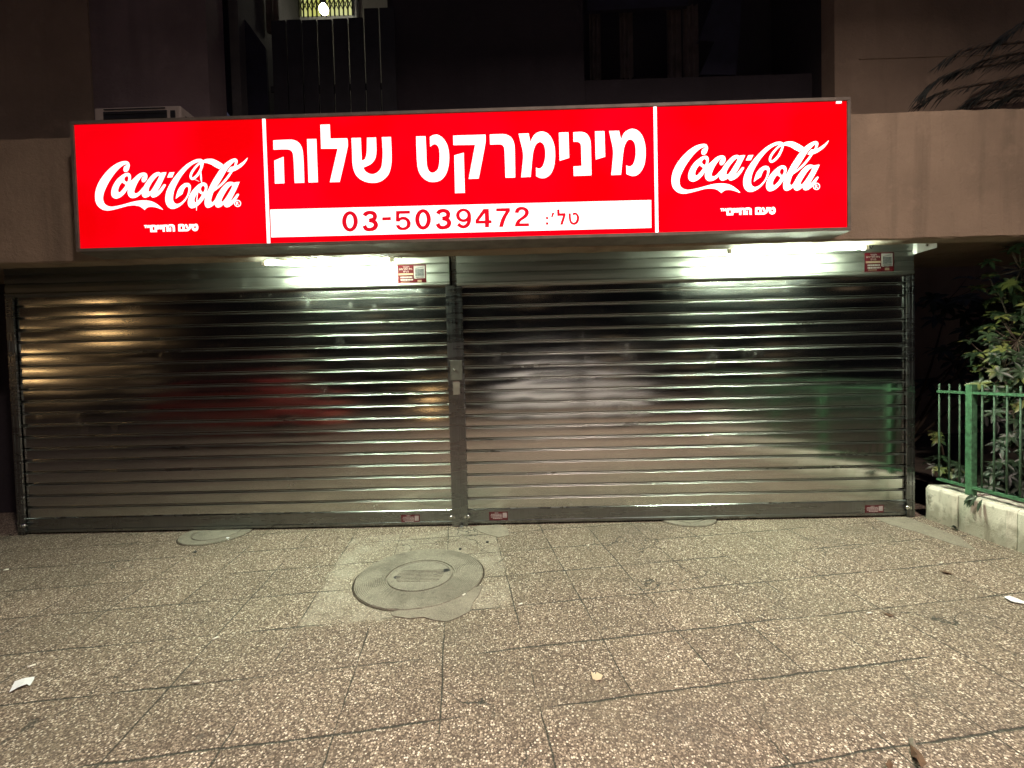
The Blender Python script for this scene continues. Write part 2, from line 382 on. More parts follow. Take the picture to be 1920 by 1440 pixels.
# balustrade of upright boards
bal = MB()
xs = [509, 536.5, 565.5, 594.5, 623.5, 652.5, 682, 711, 741]
for i in range(8):
    t0 = onY(xs[i]+(1.2 if i else 0), 40-i*.9+random.uniform(-1, 1), .62); t1 = onY(xs[i+1]-1.2, 40, .62); bt = onY(xs[i], 172, .62)
    bal.box(t0.x, t1.x, .61, .635, bt.z-.28, t0.z if i < 6 else t0.z+.1)
z_b = onY(600, 150, .62).z
bal.box(onY(505, 150, .62).x, onY(741, 150, .62).x, .64, .665, z_b-.1, z_b-.04)
bal.build('balustrade', M['board'], B)
bb = onY(607, 18, 1.7)
lp = thing('balcony_lamp', 'bright bare bulb glowing in front of the lit upstairs window', 'lamp', bb)
u = MB(); u.lathe([(.002, -.062)]+[(.062*math.sin(t*math.pi/10), -.062*math.cos(t*math.pi/10)) for t in range(1, 9)]+[(.026, .062), (.026, .075)], bb, 16); u.sm = [True]*len(u.f); u.build('bulb', M['bulb'], lp)
u = MB(); u.lathe([(.03, .07), (.03, .14), (.012, .16), (.012, 1.3)], bb, 12); u.build('pendant', M['black'], lp)
# cloth and pipes left of the window
pts = [(411, 14), (441, 14), (468, 48), (498, 90), (504, 218), (430, 216), (412, 190)]
MB().prism([onY(x, y, .82) for x, y in pts], (0, .03, 0)).build('tarpaulin', M['tarp'], B)
for x, w, yb in ((505, 7, 60), (517, 6, 45), (437, 20, 60)):
    a0 = onY(x-w, 0, 1.25); a1 = onY(x+w, yb, 1.25)
    r = (a1.x-a0.x)/2 if w < 15 else .12
    u = MB(); u.tube([(a0.x+r, 1.25, a1.z), (a0.x+r, 1.25, a0.z+1.2)], r, 12); u.build('pipe', M['cloth'], B)
# right loggia: hanging curtains, blind and dark folded awning
for (xa, xb, yt, yb) in ((1104, 1127, 12, 150), (1161, 1187, 12, 146), (1250, 1277, 12, 150), (1280, 1309, 10, 150)):
    a0 = onY(xa, yt, 1.0); a1 = onY(xb, yb, 1.0); u = MB(); vs = []; n = 9
    for i in range(n):
        x = a0.x+(a1.x-a0.x)*i/(n-1); y = 1.0+.025*math.sin(i*2.2)
        vs += [(x, y, a0.z), (x, y, a1.z), (x, y+.012, a1.z), (x, y+.012, a0.z)]
    u.add(vs, [(i*4+k, i*4+(k+1) % 4, i*4+4+(k+1) % 4, i*4+4+k) for i in range(n-1) for k in range(4)]); u.build('curtain', M['cloth'], B)
MB().prism([onY(x, y, .9) for x, y in ((1390, -30), (1388, 60), (1380, 140), (1312, 140), (1340, 78), (1310, 76), (1348, -30))], (0, .05, 0)).build('folded_awning', M['tarp'], B)
MB().prism([onY(x, y, .9) for x, y in ((1100, -40), (1100, 20), (1200, 16), (1290, 10), (1290, -40))], (0, .05, 0)).build('blind', M['tarp'], B)
a0 = onY(1100, 152, .8); a1 = onY(1392, 152, .8)
MB().box(1.51, 4.16, .79, .88, 3.672, a0.z).build('loggia_parapet', M['shadewall'], B)
# thin cable duct under the soffit
a0 = onY(905, 470, -.3); a1 = onY(1092, 466, -.3)
MB().box(a0.x, a1.x, -.31, -.28, 2.7, 2.754).build('cable_duct', M['batten'], B)

# ------------------------------------------------------------------ roller shutters
PITCH_S = .1215
def slat_profile():                           # strips of (height, depth): face, then the curled interlock
    face = [(.005, -.0062)]+[(.005+.0895*k/8, -.0062-.0006*math.sin(math.pi*k/8)) for k in range(1, 9)]
    lip = [(.0945, -.0062), (.0964, -.0052), (.0972, -.002)]
    gap1 = [(.0972, -.002), (.0974, .017), (.1034, .017), (.1036, .001)]
    bead = [(.1036, .001), (.1042, -.0024), (.1052, -.0038), (.1065, -.0043), (.1078, -.0038), (.1088, -.0024), (.1094, .001)]
    gap2 = [(.1094, .001), (.1096, .017), (.1226, .017), (.123, 0.)]
    low = [(.123, 0.), (.1244, -.0045), (.1265, -.0062)]
    return [face, lip, gap1, bead, gap2, low]
def shutter(x0, x1, label, hz0, hz1, bar0, bar1, stickers, holdy):
    T = thing('roller_shutter', label, 'shutter', ((x0+x1)/2, 0, 0), 'steel roller shutters of the shop')
    nx = 48; dull = []; b = MB(); z = bar1-.004; k = 0
    while z < hz0+.02:
        jz = random.uniform(-.0006, .0006); ph = random.uniform(0, 6); tl = random.uniform(-.0011, .0011)
        for si, st in enumerate(slat_profile()):
            n0 = len(b.f); vs = []; fs = []; m = len(st)
            for i in range(nx+1):
                x = x0+(x1-x0)*i/nx
                for dz, y in st: vs.append((x, y+.0005*math.sin(x*1.3+z*3.)+tl*(dz/.06-1)*.6, z+dz+jz+.0004*math.sin(i*.2+ph)))
            for i in range(nx):
                for j in range(m-1): fs.append((i*m+j, (i+1)*m+j, (i+1)*m+j+1, i*m+j+1))
            b.add(vs, fs, True)
            if si in (1, 3, 5): dull += range(n0, len(b.f))
        z += PITCH_S
    cu = b.build('curtain', M['steel'], T, fixn=False); cu.data.materials.append(M['edge'])
    for i in dull: cu.data.polygons[i].material_index = 1
    # bottom bar
    b = MB(); pr = [(bar0, .012), (bar0, -.014), (bar0+.028, -.02), (bar0+.032, -.012), (bar1-.012, -.012), (bar1-.006, -.019), (bar1, -.012), (bar1, .012)]
    b.prism([(x0, y, zz) for zz, y in pr], (x1-x0, 0, 0)); b.build('bottom_bar', M['rail'], T)
    # hood of three panels with a rolled lower edge
    hp = (hz1-hz0-.02)/3; line = [(hz0-.006, .02), (hz0-.012, -.05), (hz0-.004, -.064), (hz0+.008, -.066), (hz0+.018, -.058), (hz0+.02, -.05)]
    for i in range(3):
        z = hz0+.02+hp*i
        line += [(z+.004, -.054), (z+hp*.5, -.057), (z+hp-.012, -.054), (z+hp-.009, -.046), (z+hp-.005, -.052), (z+hp-.002, -.046)]
    line += [(hz1, -.046), (hz1, .02)]
    b = MB(); b.prism([(x0-.03, y, zz) for zz, y in line], (x1-x0+.06, 0, 0)); b.build('hood', M['hood'], T)
    for (px, py, w, h, big, mirror) in stickers: sticker(T, px, py, w, h, big)
    # guide rails: channel with a front lip
    for s, xe in ((-1, x0), (1, x1)):
        b = MB(); 
        b.box(*sorted((xe-s*.015, xe+s*.055)), -.034, -.028, 0, hz0-.015); b.box(*sorted((xe+s*.055, xe+s*.06)), -.034, .1, 0, hz0-.015)
        b.box(*sorted((xe-s*.015, xe-s*.011)), -.028, -.016, .0, hz0-.015)
        b.box(*sorted((xe+s*.001, xe+s*.005)), -.038, -.0345, 0, hz0-.02); b.box(*sorted((xe+s*.036, xe+s*.041)), -.0385, -.0345, 0, hz0-.02)
        b.build('guide_rail', M['rail'], T)
        b = MB(); zc = (bar0+bar1)/2+.01; xc = xe-s*.02
        b.tube([(xc, -.03, zc), (xc, -.056, zc)], .02, 14); b.tube([(xc, -.05, zc), (xc, -.064, zc)], .009, 10); b.box(xc-.006+s*.03, xc+.006+s*.03, -.05, -.034, zc-.018, zc+.012)
        b.build('bolt_lock', M['lock'], T)
    return T
def sticker(T, px, py, w, h, big):
    y = -.0605 if big else -.0135
    if big: y = -.0585
    c = onY(px, py, y); x0, z1 = c.x, c.z; X = lambda t: x0+w*t; Z = lambda t: z1-h*t
    st = MB().box(x0, x0+w, y-.0012, y+.001, z1-h, z1).build('sticker', M['sticker' if big else 'sticker_low'], T)
    pr = MB(); cr = MB(); gr = MB(); yy = y-.0016
    R = lambda mb, a0, b0, a1, b1, dy=0: mb.box(X(a0), X(a1), yy-dy, yy+.0003-dy, Z(b1), Z(b0))
    if big:
        R(pr, .57, .06, .96, .72); R(pr, .6, .5, .66, .74)
        R(gr, .62, .24, .92, .6, .0006); R(gr, .64, .63, .92, .69, .0006)
        gr.prism([(X(.62), yy-.0006, Z(.2)), (X(.9), yy-.0006, Z(.13)), (X(.9), yy-.0006, Z(.16)), (X(.62), yy-.0006, Z(.23))], (0, .0002, 0))
        R(cr, .03, .44, .55, .54)
        for r0, c0, c1 in ((.61, .1, .54), (.74, .1, .56)):
            x = c0
            while x < c1-.02:
                d = random.uniform(.025, .05); R(pr, x, r0, min(c1, x+d), r0+.085); x += d+.012
        R(cr, .11, .88, .42, .915); 
        R(cr, .69, .8, .84, .93)
        for txt, cx, zr, sz in (('רוטקיו', .3, .055, .13), ('םיסירתה תיב', .29, .17, .13), ('מ״עב', .3, .295, .13)):
            text_into(pr, txt, X(cx), yy, Z(zr+sz*.75), h*sz*1.05, w*.46, .012)
    else:
        for i, (a0, a1) in enumerate(((.3, .5), (.1, .68), (.08, .7), (.1, .7), (.2, .7))):
            x = a0
            while x < a1-.01:
                d = random.uniform(.03, .09); R(pr, x, .08+i*.165, min(a1, x+d), .17+i*.165); x += d+.015
        R(pr, .73, .12, .95, .72); R(gr, .77, .5, .92, .62, .0005)
    pr.build('lettering', M['print_white' if big else 'print_low'], st); 
    if cr.v: cr.build('lettering', M['print_cream'], st)
    gr.build('picture', M['print_grey' if big else 'grey_low'], st)

def text_mesh(txt, size, off):
    cu = bpy.data.curves.new('text', 'FONT'); cu.body = txt; cu.size = size; cu.align_x = 'CENTER'; cu.offset = off*size
    o = bpy.data.objects.new('text', cu); COL.objects.link(o); bpy.context.view_layer.update()
    dg = bpy.context.evaluated_depsgraph_get(); me = bpy.data.meshes.new_from_object(o.evaluated_get(dg))
    vs = [v.co.copy() for v in me.vertices]; fs = [tuple(p.vertices) for p in me.polygons]
    bpy.data.objects.remove(o); bpy.data.curves.remove(cu); bpy.data.meshes.remove(me); return vs, fs
def text_into(mb, txt, cx, y, z, size, maxw, off=.012):
    vs, fs = text_mesh(txt, size, off)
    if not vs: return
    x0 = min(v.x for v in vs); x1 = max(v.x for v in vs); k = min(1., maxw/max(1e-6, x1-x0)); mid = (x0+x1)/2
    mb.add([(cx+(v.x-mid)*k, y, z+v.y) for v in vs], fs)

XC = -.003
bz = .165
TL = shutter(-4.475, XC-.045, 'left galvanised shutter, closed, with warm reflections and one sticker near the middle post', 2.452, 2.752, .02, .172,
        [(745, 497, .285, .19, True, 0), (752, 965.5, .19, .085, False, 0)], 0)
TR = shutter(XC+.085, 4.53, 'right galvanised shutter, closed, its lower stickers at both ends beside the green fence', 2.44, 2.748, .02, .172,
        [(1621, 474, .285, .19, True, 0), (917, 960, .19, .085, False, 0), (1622, 947.5, .185, .08, False, 0)], 0)
# middle post with lock plate
P = thing('shutter_post', 'narrow steel post with a lock plate between the two shutters', 'post', (.02, 0, 0))
MB().box(.016, .024, -.045, .1, 0, 2.44).box(.024-.012, .024+.02, -.028, -.022, 0, 2.74).box(.0, .03, -.02, .08, 2.44, 2.754).build('post', M['rail'], P)
a0 = onY(844, 676, -.05); a1 = onY(867.5, 713, -.05)
lk = MB().box(a0.x, a1.x, -.056, -.036, a1.z, a0.z).build('lock_plate', M['lockplate'], P, .003)
k0 = onY(852, 693, -.056); u = MB(); u.tube([(k0.x, -.0555, k0.z), (k0.x, -.068, k0.z)], .009, 12); u.build('key_cylinder', M['lock'], lk)
a0 = onY(849, 714, -.04); a1 = onY(863, 740, -.04)
MB().box(a0.x, a1.x, -.05, -.047, a1.z, a0.z).build('metal_label', M['alu'], P)
a0 = onG(866, 987); u = MB(); u.lathe([(.001, .028), (.012, .026), (.02, .016), (.022, .0)], (a0.x, -.075, 0), 14); u.build('floor_bolt', M['lock'], P)

# ------------------------------------------------------------------ backlit sign
SY = -.85
SG = thing('illuminated_sign', 'long backlit red shop sign with white lettering fixed to the canopy', 'sign', (.2, -.73, 2.65))
def sp(px, py, y=SY): return onY(px, py, y)
X0, X1, Z0, Z1 = -2.905, 3.296, 2.645, 3.64
D1, D2 = -1.358, 1.780
fr = MB(); t = .027
for (xa, xb, za, zb) in ((X0-t, X1+t, Z0-t, Z0), (X0-t, X1+t, Z1, Z1+t), (X0-t, X0, Z0, Z1), (X1, X1+t, Z0, Z1)):
    fr.box(xa, xb, SY-.012, -.625, za, zb)
fr.build('frame', M['alu'], SG, .003)
MB().box(X0, X1, -.66, -.64, Z0, Z1).build('back_board', M['alu'], SG)
def panel(xa, xb): return MB().box(xa, xb, SY, SY+.006, Z0, Z1).build('panel', M['red'], SG)
PL, PM, PR = panel(X0, D1-.012), panel(D1+.012, D2-.012), panel(D2+.012, X1)
for d in (D1, D2): MB().box(d-.012, d+.012, SY-.006, SY+.004, Z0, Z1).build('divider', M['whitestrip'], SG)
u = MB(); a0 = sp(1572, 191); u.box(a0.x-.02, a0.x+.02, SY-.008, SY-.001, Z1-.018, Z1-.004); u.build('corner_clip', M['whitestrip'], SG)

def smooth(pts, cyc=True, n=5):
    P = [(p[0], p[1], len(p) > 2 and p[2] == 'c') for p in pts]; out = []; L = len(P)
    for i in range(L if cyc else L-1):
        p0, p1, p2, p3 = P[(i-1) % L], P[i], P[(i+1) % L], P[(i+2) % L]
        if not cyc:
            if i == 0: p0 = p1
            if i == L-2: p3 = p2
        if p1[2] and p2[2]: out.append((p1[0], p1[1])); continue
        m1 = (0, 0) if p1[2] else ((p2[0]-p0[0])/2, (p2[1]-p0[1])/2); m2 = (0, 0) if p2[2] else ((p3[0]-p1[0])/2, (p3[1]-p1[1])/2)
        d = math.hypot(p2[0]-p1[0], p2[1]-p1[1])
        def cl(m):
            q = math.hypot(*m); return (m[0]*min(1, d/q), m[1]*min(1, d/q)) if q > 1e-6 else m
        m1, m2 = cl(m1), cl(m2)
        for k in range(n):
            s = k/n; h = (2*s**3-3*s**2+1, s**3-2*s**2+s, -2*s**3+3*s**2, s**3-s**2)
            out.append(tuple(h[0]*p1[a]+h[1]*m1[a]+h[2]*p2[a]+h[3]*m2[a] for a in (0, 1)))
    if not cyc: out.append(P[-1][:2])
    return out
def ribbon(pts, n=5):                          # centre line with widths -> outline
    c = smooth([(p[0], p[1]) for p in pts], False, n); w = []
    for i in range(len(pts)-1): w += [pts[i][2]+(pts[i+1][2]-pts[i][2])*k/n for k in range(n)]
    w.append(pts[-1][2]); L = []; Rr = []
    for i, p in enumerate(c):
        a, b = c[max(0, i-1)], c[min(len(c)-1, i+1)]; d = math.hypot(b[0]-a[0], b[1]-a[1]) or 1
        nx, ny = -(b[1]-a[1])/d, (b[0]-a[0])/d; L.append((p[0]+nx*w[i]/2, p[1]+ny*w[i]/2)); Rr.append((p[0]-nx*w[i]/2, p[1]-ny*w[i]/2))
    return L+Rr[::-1]
def ell(cx, cy, rx, ry, n=28): return [(cx+rx*math.cos(2*math.pi*k/n), cy+ry*math.sin(2*math.pi*k/n)) for k in range(n)]
def fill(mb, contours, conv, y, raw=False, thick=.0012):
    cu = bpy.data.curves.new('shape', 'CURVE'); cu.dimensions = '2D'; cu.fill_mode = 'BOTH'; cu.extrude = thick/2
    K = 100.
    for c in contours:
        q = [conv(x, yy) for x, yy in c]; s = cu.splines.new('POLY'); s.points.add(len(q)-1); s.use_cyclic_u = True
        for pt, (x, z) in zip(s.points, q): pt.co = (x, z, 0, 1)
    o = bpy.data.objects.new('shape', cu); COL.objects.link(o); bpy.context.view_layer.update()
    me = bpy.data.meshes.new_from_object(o.evaluated_get(bpy.context.evaluated_depsgraph_get()))
    mb.add([(v.co.x, y-v.co.z, v.co.y) for v in me.vertices], [tuple(p.vertices) for p in me.polygons])
    bpy.data.objects.remove(o); bpy.data.curves.remove(cu); bpy.data.meshes.remove(me)
def conv_zoom(sc, ox, oy, dx=0, dy=0, y=SY, fix=None):
    def f(x, yy):
        p = sp(ox+(x+dx)/sc, oy+(yy+dy)/sc); r = (p.x, p.z)
        return fix(*r) if fix else r
    return f

# script logo, traced as strokes with their counters
LOGO = [
 [[(830,240),(890,255),(920,300),(925,345),(905,420),(875,465),(835,487),(795,478),(780,440),(785,395),(805,360),(845,338),(866,328,'c'),(850,314),(820,318),(760,345),(690,400),(600,490),(520,590),(450,690),(390,790),(340,890),(305,980),(287,1070),(295,1150),(325,1210),(380,1250),(450,1270),(520,1270),(620,1252),(750,1222),(880,1185),(1000,1155),(1110,1135),(1220,1130),(1320,1135),(1410,1155),(1500,1200),(1580,1260),(1655,1335,'c'),(1640,1338,'c'),(1560,1310),(1480,1285),(1400,1275),(1330,1280),(1280,1300),(1230,1348,'c'),(1190,1310),(1130,1270),(1060,1250),(980,1242),(880,1250),(780,1272),(640,1310),(520,1340),(430,1357),(350,1358),(270,1340),(200,1295),(145,1230),(115,1150),(107,1060),(115,960),(145,850),(200,730),(280,610),(380,490),(500,380),(620,300),(730,255)]],
 [[(870,508),(920,525),(943,575),(940,640),(922,700),(915,740),(905,780),(870,850),(820,930),(760,1000),(690,1055),(610,1088),(555,1085),(510,1060),(485,1010),(483,940),(505,850),(550,760),(620,660),(700,590),(790,530)],
  [(858,580),(885,600),(885,650),(868,700),(845,712),(810,690),(790,660),(800,620),(825,590)],
  [(740,718,'c'),(775,750),(822,775,'c'),(790,830),(740,890),(690,940),(660,950),(640,925),(645,870),(670,810),(705,755)]],
 [[(915,705,'c'),(980,660),(1040,605),(1110,545),(1180,510),(1250,500),(1300,520),(1323,575),(1310,640),(1280,690),(1240,718),(1205,715),(1190,680),(1195,635),(1225,595),(1268,580,'c'),(1255,570),(1215,580),(1160,630),(1100,715),(1050,810),(1015,900),(1010,945),(1030,968),(1070,968),(1130,925),(1190,860),(1250,800,'c'),(1260,880,'c'),(1185,955,'c'),(1120,1020),(1040,1065),(960,1078),(900,1055),(865,1000),(858,930),(870,860),(890,800),(900,765)]],
 [[(1570,490),(1605,495),(1630,510,'c'),(1700,495),(1765,495,'c'),(1745,540),(1690,650),(1640,750),(1580,860),(1545,905),(1538,925,'c'),(1580,900),(1640,830),(1690,770),(1722,765),(1740,782),(1720,820),(1660,910),(1590,990),(1510,1045),(1440,1065),(1400,1050),(1383,1002,'c'),(1340,1040),(1260,1068),(1205,1050),(1180,990),(1185,930),(1210,860),(1260,770),(1330,670),(1410,580),(1490,515)],
  [(1603,565,'c'),(1570,570),(1500,630),(1420,730),(1360,830),(1337,910),(1350,932),(1385,920),(1440,850),(1510,740),(1570,640)]],
 [[(1830,500,'c'),(1948,490,'c'),(1890,608,'c'),(1778,612,'c')]],
]
B_ = lambda pts: [((p[0]+1680,)+tuple(p[1:])) for p in pts]
LOGO += [[B_(c) for c in s] for s in [
 [[(860,190),(780,200),(690,235),(560,310),(430,420),(310,550),(200,690),(110,840),(60,960),(38,1080),(45,1180),(80,1260),(140,1310),(210,1322),(290,1300),(380,1250),(470,1170),(550,1060),(600,960),(628,870),(630,800),(600,750),(545,735),(480,750),(400,810),(340,890),(300,990),(275,1095,'c'),(350,1040),(435,985,'c'),(450,940),(480,870),(520,825),(555,820),(577,850),(570,920),(540,1010),(490,1090),(420,1160),(350,1200),(290,1208),(240,1180),(215,1120),(220,1020),(250,900),(310,770),(400,620),(500,490),(620,370),(720,300),(800,268),(870,262,'c'),(940,250,'c'),(935,222,'c'),(905,200)]],
 [[(930,225,'c'),(1000,197),(1090,187),(1170,195),(1280,245),(1395,315,'c'),(1300,420,'c'),(1200,370),(1110,315),(1020,285),(945,275,'c'),(915,245,'c')]],
 [[(930,725),(985,745),(1012,800),(1005,880),(985,945),(975,1000),(930,1080),(870,1160),(790,1240),(710,1290),(630,1308),(580,1280),(553,1220),(555,1140),(590,1030),(650,930),(730,840),(800,780),(870,738)],
  [(920,798),(950,820),(950,880),(925,935),(905,945),(875,920),(858,880),(870,835),(895,805)],
  [(803,940,'c'),(840,970),(885,1000,'c'),(840,1070),(790,1130),(740,1170),(710,1165),(703,1120),(725,1050),(765,985)]],
 [[(975,950,'c'),(1010,920),(1060,830),(1120,720),(1210,580),(1300,450),(1400,330),(1500,250),(1600,195),(1670,180),(1715,205),(1725,250),(1705,315),(1650,410),(1590,500),(1520,600),(1420,720),(1320,810),(1230,880),(1150,940),(1110,1040),(1088,1120),(1095,1160),(1130,1165),(1170,1120,'c'),(1250,1010,'c'),(1240,1120,'c'),(1160,1215),(1100,1265),(1020,1297),(965,1280),(938,1220),(940,1130),(955,1060),(970,1000)],
  [(1665,240,'c'),(1595,300),(1495,410),(1435,500),(1370,605),(1290,730),(1205,842,'c'),(1250,815),(1340,735),(1430,635),(1510,535),(1570,455),(1625,380),(1655,310)]],
 [[(1560,372,'c'),(1640,360),(1720,340),(1800,290),(1870,240),(1930,185),(1960,160,'c'),(1940,215),(1900,275),(1830,350),(1730,420),(1640,465),(1560,485),(1480,480,'c'),(1520,420)]],
 [[(1540,710),(1595,715),(1620,730,'c'),(1690,715),(1755,712,'c'),(1720,790),(1660,910),(1600,1020),(1545,1120),(1530,1150,'c'),(1580,1110),(1640,1040),(1690,985),(1720,980),(1730,1000),(1690,1070),(1640,1140),(1570,1220),(1490,1275),(1430,1285),(1390,1260),(1370,1215,'c'),(1310,1270),(1240,1292),(1190,1270),(1165,1210),(1170,1150),(1210,1050),(1270,950),(1350,840),(1430,760),(1490,720)],
  [(1592,783,'c'),(1540,800),(1460,890),(1390,1000),(1340,1090),(1323,1140),(1345,1160),(1390,1120),(1450,1040),(1520,930),(1570,840)]],
]]
LOOP = [(p[0]+1680, p[1], p[2]) for p in [(885,268,40),(800,335,45),(720,425,48),(660,515,50),(637,590,50),(655,637,50),(690,640,50),(760,592,55),(830,510,55),(885,410,52),(918,320,48),(925,245,45)]]
TAG = [
 [[(1520,190,'c'),(1580,190,'c'),(1583,260),(1600,303),(1630,298),(1642,260),(1632,240),(1600,252,'c'),(1592,215),(1620,183),(1665,185),(1695,230),(1697,300),(1670,350),(1610,372),(1555,350),(1527,300)]],
 [[(1350,195,'c'),(1402,192,'c'),(1430,250),(1450,285),(1460,240),(1460,190,'c'),(1510,188,'c'),(1508,270),(1480,330),(1420,370),(1350,374,'c'),(1350,328,'c'),(1405,316),(1380,265)]],
 [[(1178,205),(1200,192),(1300,190),(1345,225),(1345,375,'c'),(1175,377,'c')], [(1230,248,'c'),(1285,246,'c'),(1287,326,'c'),(1231,328,'c')]],
 [[(925,200,'c'),(1030,197),(1080,230),(1088,380,'c'),(1030,382,'c'),(1027,280),(1005,248),(925,250,'c')]],
 [[(938,285,'c'),(985,272,'c'),(988,380,'c'),(938,382,'c')]],
 [[(760,210,'c'),(885,205),(922,235),(925,380,'c'),(865,382,'c'),(865,270),(845,252),(822,252,'c'),(822,385,'c'),(765,387,'c')]],
 [[(690,212,'c'),(750,210,'c'),(752,320,'c'),(692,325,'c')]], [[(615,214,'c'),(675,212,'c'),(677,322,'c'),(618,327,'c')]],
 [[(440,230),(460,215),(570,212),(612,245),(614,394,'c'),(440,398,'c')], [(500,264,'c'),(555,262,'c'),(556,344,'c'),(501,346,'c')]],
 [[(283,216,'c'),(338,215,'c'),(338,236,'c'),(322,237,'c'),(324,292,'c'),(304,292,'c'),(302,237,'c'),(283,238,'c')]],
 [[(345,216,'c'),(368,216,'c'),(385,250,'c'),(402,214,'c'),(424,214,'c'),(426,290,'c'),(408,290,'c'),(407,250,'c'),(390,288,'c'),(380,288,'c'),(364,252,'c'),(364,291,'c'),(346,291,'c')]],
]
def logo_for(P, mapx):
    mb = MB(); cz = conv_zoom(12, 1250, 250, fix=mapx); k = 0
    for s in LOGO:
        fill(mb, [smooth(c) for c in s], cz, SY-.0016-.0002*k); k += 1
    fill(mb, [ribbon(LOOP)], cz, SY-.0016-.0002*k); k += 1
    fill(mb, [ell(3368, 1195, 80, 80), ell(3368, 1195, 60, 60)], cz, SY-.0016)
    c = cz(3368, 1195); r = cz(3430, 1195); sz = (r[0]-c[0])*1.75
    text_into(mb, 'R', c[0], SY-.002, c[1]-sz*.36, sz, 1, .03)
    mb.build('script_logo', M['white'], P)
    mb = MB(); ct = conv_zoom(13.714, 1330, 375, fix=mapx)
    for s in TAG: fill(mb, [smooth(c) for c in s], ct, SY-.0016)
    mb.build('slogan', M['white'], P)
logo_for(PR, None)
# the same artwork on the left panel: a similarity on the sign's plane
ra, rb = sp(1258.9, 338.3), sp(1553.2, 264); la, lb = sp(178.7, 370), sp(464.8, 296.5)
za = complex(ra.x, ra.z); zb = complex(rb.x, rb.z); wa = complex(la.x, la.z); wb_ = complex(lb.x, lb.z); kk = (wb_-wa)/(zb-za)
def mapl(x, z):
    q = wa+kk*(complex(x, z)-za); return (q.real, q.imag)
logo_for(PL, mapl)
# a crack running down the left panel
cz = conv_zoom(4.8, 120, 210); mb = MB()
fill(mb, [ribbon([(1240,430,6),(1234,520,10),(1238,600,14),(1243,640,4)])], cz, SY-.0048); fill(mb, [ribbon([(1225,670,3),(1205,740,7),(1198,820,9),(1196,890,3)])], cz, SY-.0048)
fill(mb, [ribbon([(1160,600,2),(1200,618,4),(1222,628,2)])], cz, SY-.0048)
mb.build('crack', M['whitestrip'], PL)
# shop name in block letters
A6 = [
 [[(160,362,'c'),(330,355),(390,378),(425,430),(438,520),(447,752,'c'),(358,755,'c'),(347,520),(335,468),(300,445),(163,447,'c')]],
 [[(170,548,'c'),(255,513,'c'),(263,757,'c'),(176,760,'c')]],
 [[(472,350,'c'),(558,348,'c'),(572,747,'c'),(486,750,'c')]],
 [[(595,217,'c'),(682,215,'c'),(687,345,'c'),(843,342,'c'),(848,415),(773,745,'c'),(683,747,'c'),(755,437,'c'),(602,438,'c')]],
 [[(882,340,'c'),(968,338,'c'),(977,548,'c'),(1005,535),(1020,490),(1024,430),(1025,337,'c'),(1108,335,'c'),(1112,460),(1100,530),(1060,580),(990,612,'c'),(1015,650),(1065,673),(1115,660),(1155,615),(1168,540),(1170,450),(1162,332,'c'),(1246,330,'c'),(1252,480),(1248,590),(1220,680),(1150,740),(1065,753),(980,730),(920,675),(893,590),(888,480)]],
 [[(1478,325,'c'),(1565,323,'c'),(1572,450),(1575,560),(1585,620),(1610,655),(1645,657),(1680,625),(1693,560),(1695,480),(1685,425),(1660,398),(1635,400),(1608,420,'c'),(1605,330,'c'),(1640,312),(1680,310),(1730,345),(1768,410),(1783,500),(1778,590),(1755,670),(1710,725),(1650,745),(1590,738),(1535,700),(1500,640),(1487,560),(1482,450)]],
]
A7 = [
 [[(-51,318,'c'),(248,308,'c'),(247,385),(185,713,'c'),(93,717,'c'),(152,402,'c'),(-48,405,'c')]],
 [[(-40,500,'c'),(47,475,'c'),(57,845,'c'),(-33,848,'c')]],
 [[(287,308,'c'),(400,303),(450,312),(490,340),(512,390),(518,450),(522,703,'c'),(432,706,'c'),(425,500),(420,430),(400,402),(370,398),(290,400,'c')]],
 [[(553,300,'c'),(645,297,'c'),(663,378,'c'),(690,320),(730,288),(775,280),(820,297),(860,345),(885,420),(890,510),(880,600),(850,670),(805,705),(760,710),(715,692,'c'),(714,612,'c'),(745,622),(775,600),(795,540),(800,470),(790,410),(765,380),(740,378),(710,405),(690,460),(680,530),(665,697,'c'),(577,702,'c'),(595,520),(590,450),(570,370)]],
 [[(925,290,'c'),(1013,287,'c'),(1020,522,'c'),(932,550,'c')]],
 [[(1058,288,'c'),(1130,283),(1180,300),(1210,345),(1220,410),(1225,683,'c'),(1062,690,'c'),(1060,602,'c'),(1135,597,'c'),(1130,430),(1125,395),(1100,375),(1060,375,'c')]],
 [[(1258,278,'c'),(1345,276,'c'),(1352,512,'c'),(1265,538,'c')]],
 [[(1388,275,'c'),(1480,273,'c'),(1498,355,'c'),(1525,295),(1570,262),(1610,255),(1655,272),(1695,320),(1720,400),(1725,490),(1715,580),(1685,645),(1645,682),(1600,690),(1548,672,'c'),(1546,592,'c'),(1580,602),(1610,580),(1630,520),(1634,450),(1625,390),(1600,358),(1570,355),(1545,380),(1525,435),(1515,510),(1498,678,'c'),(1408,682,'c'),(1425,500),(1422,430),(1405,350)]],
]
c6, c7 = conv_zoom(4.923, 480, 190), conv_zoom(4.923, 860, 190)
mb = MB()
for s in A6: fill(mb, [smooth(c) for c in s], c6, SY-.0016)
for s in A7: fill(mb, [smooth(c) for c in s], c7, SY-.0016)
mb.build('lettering', M['white'], PM)
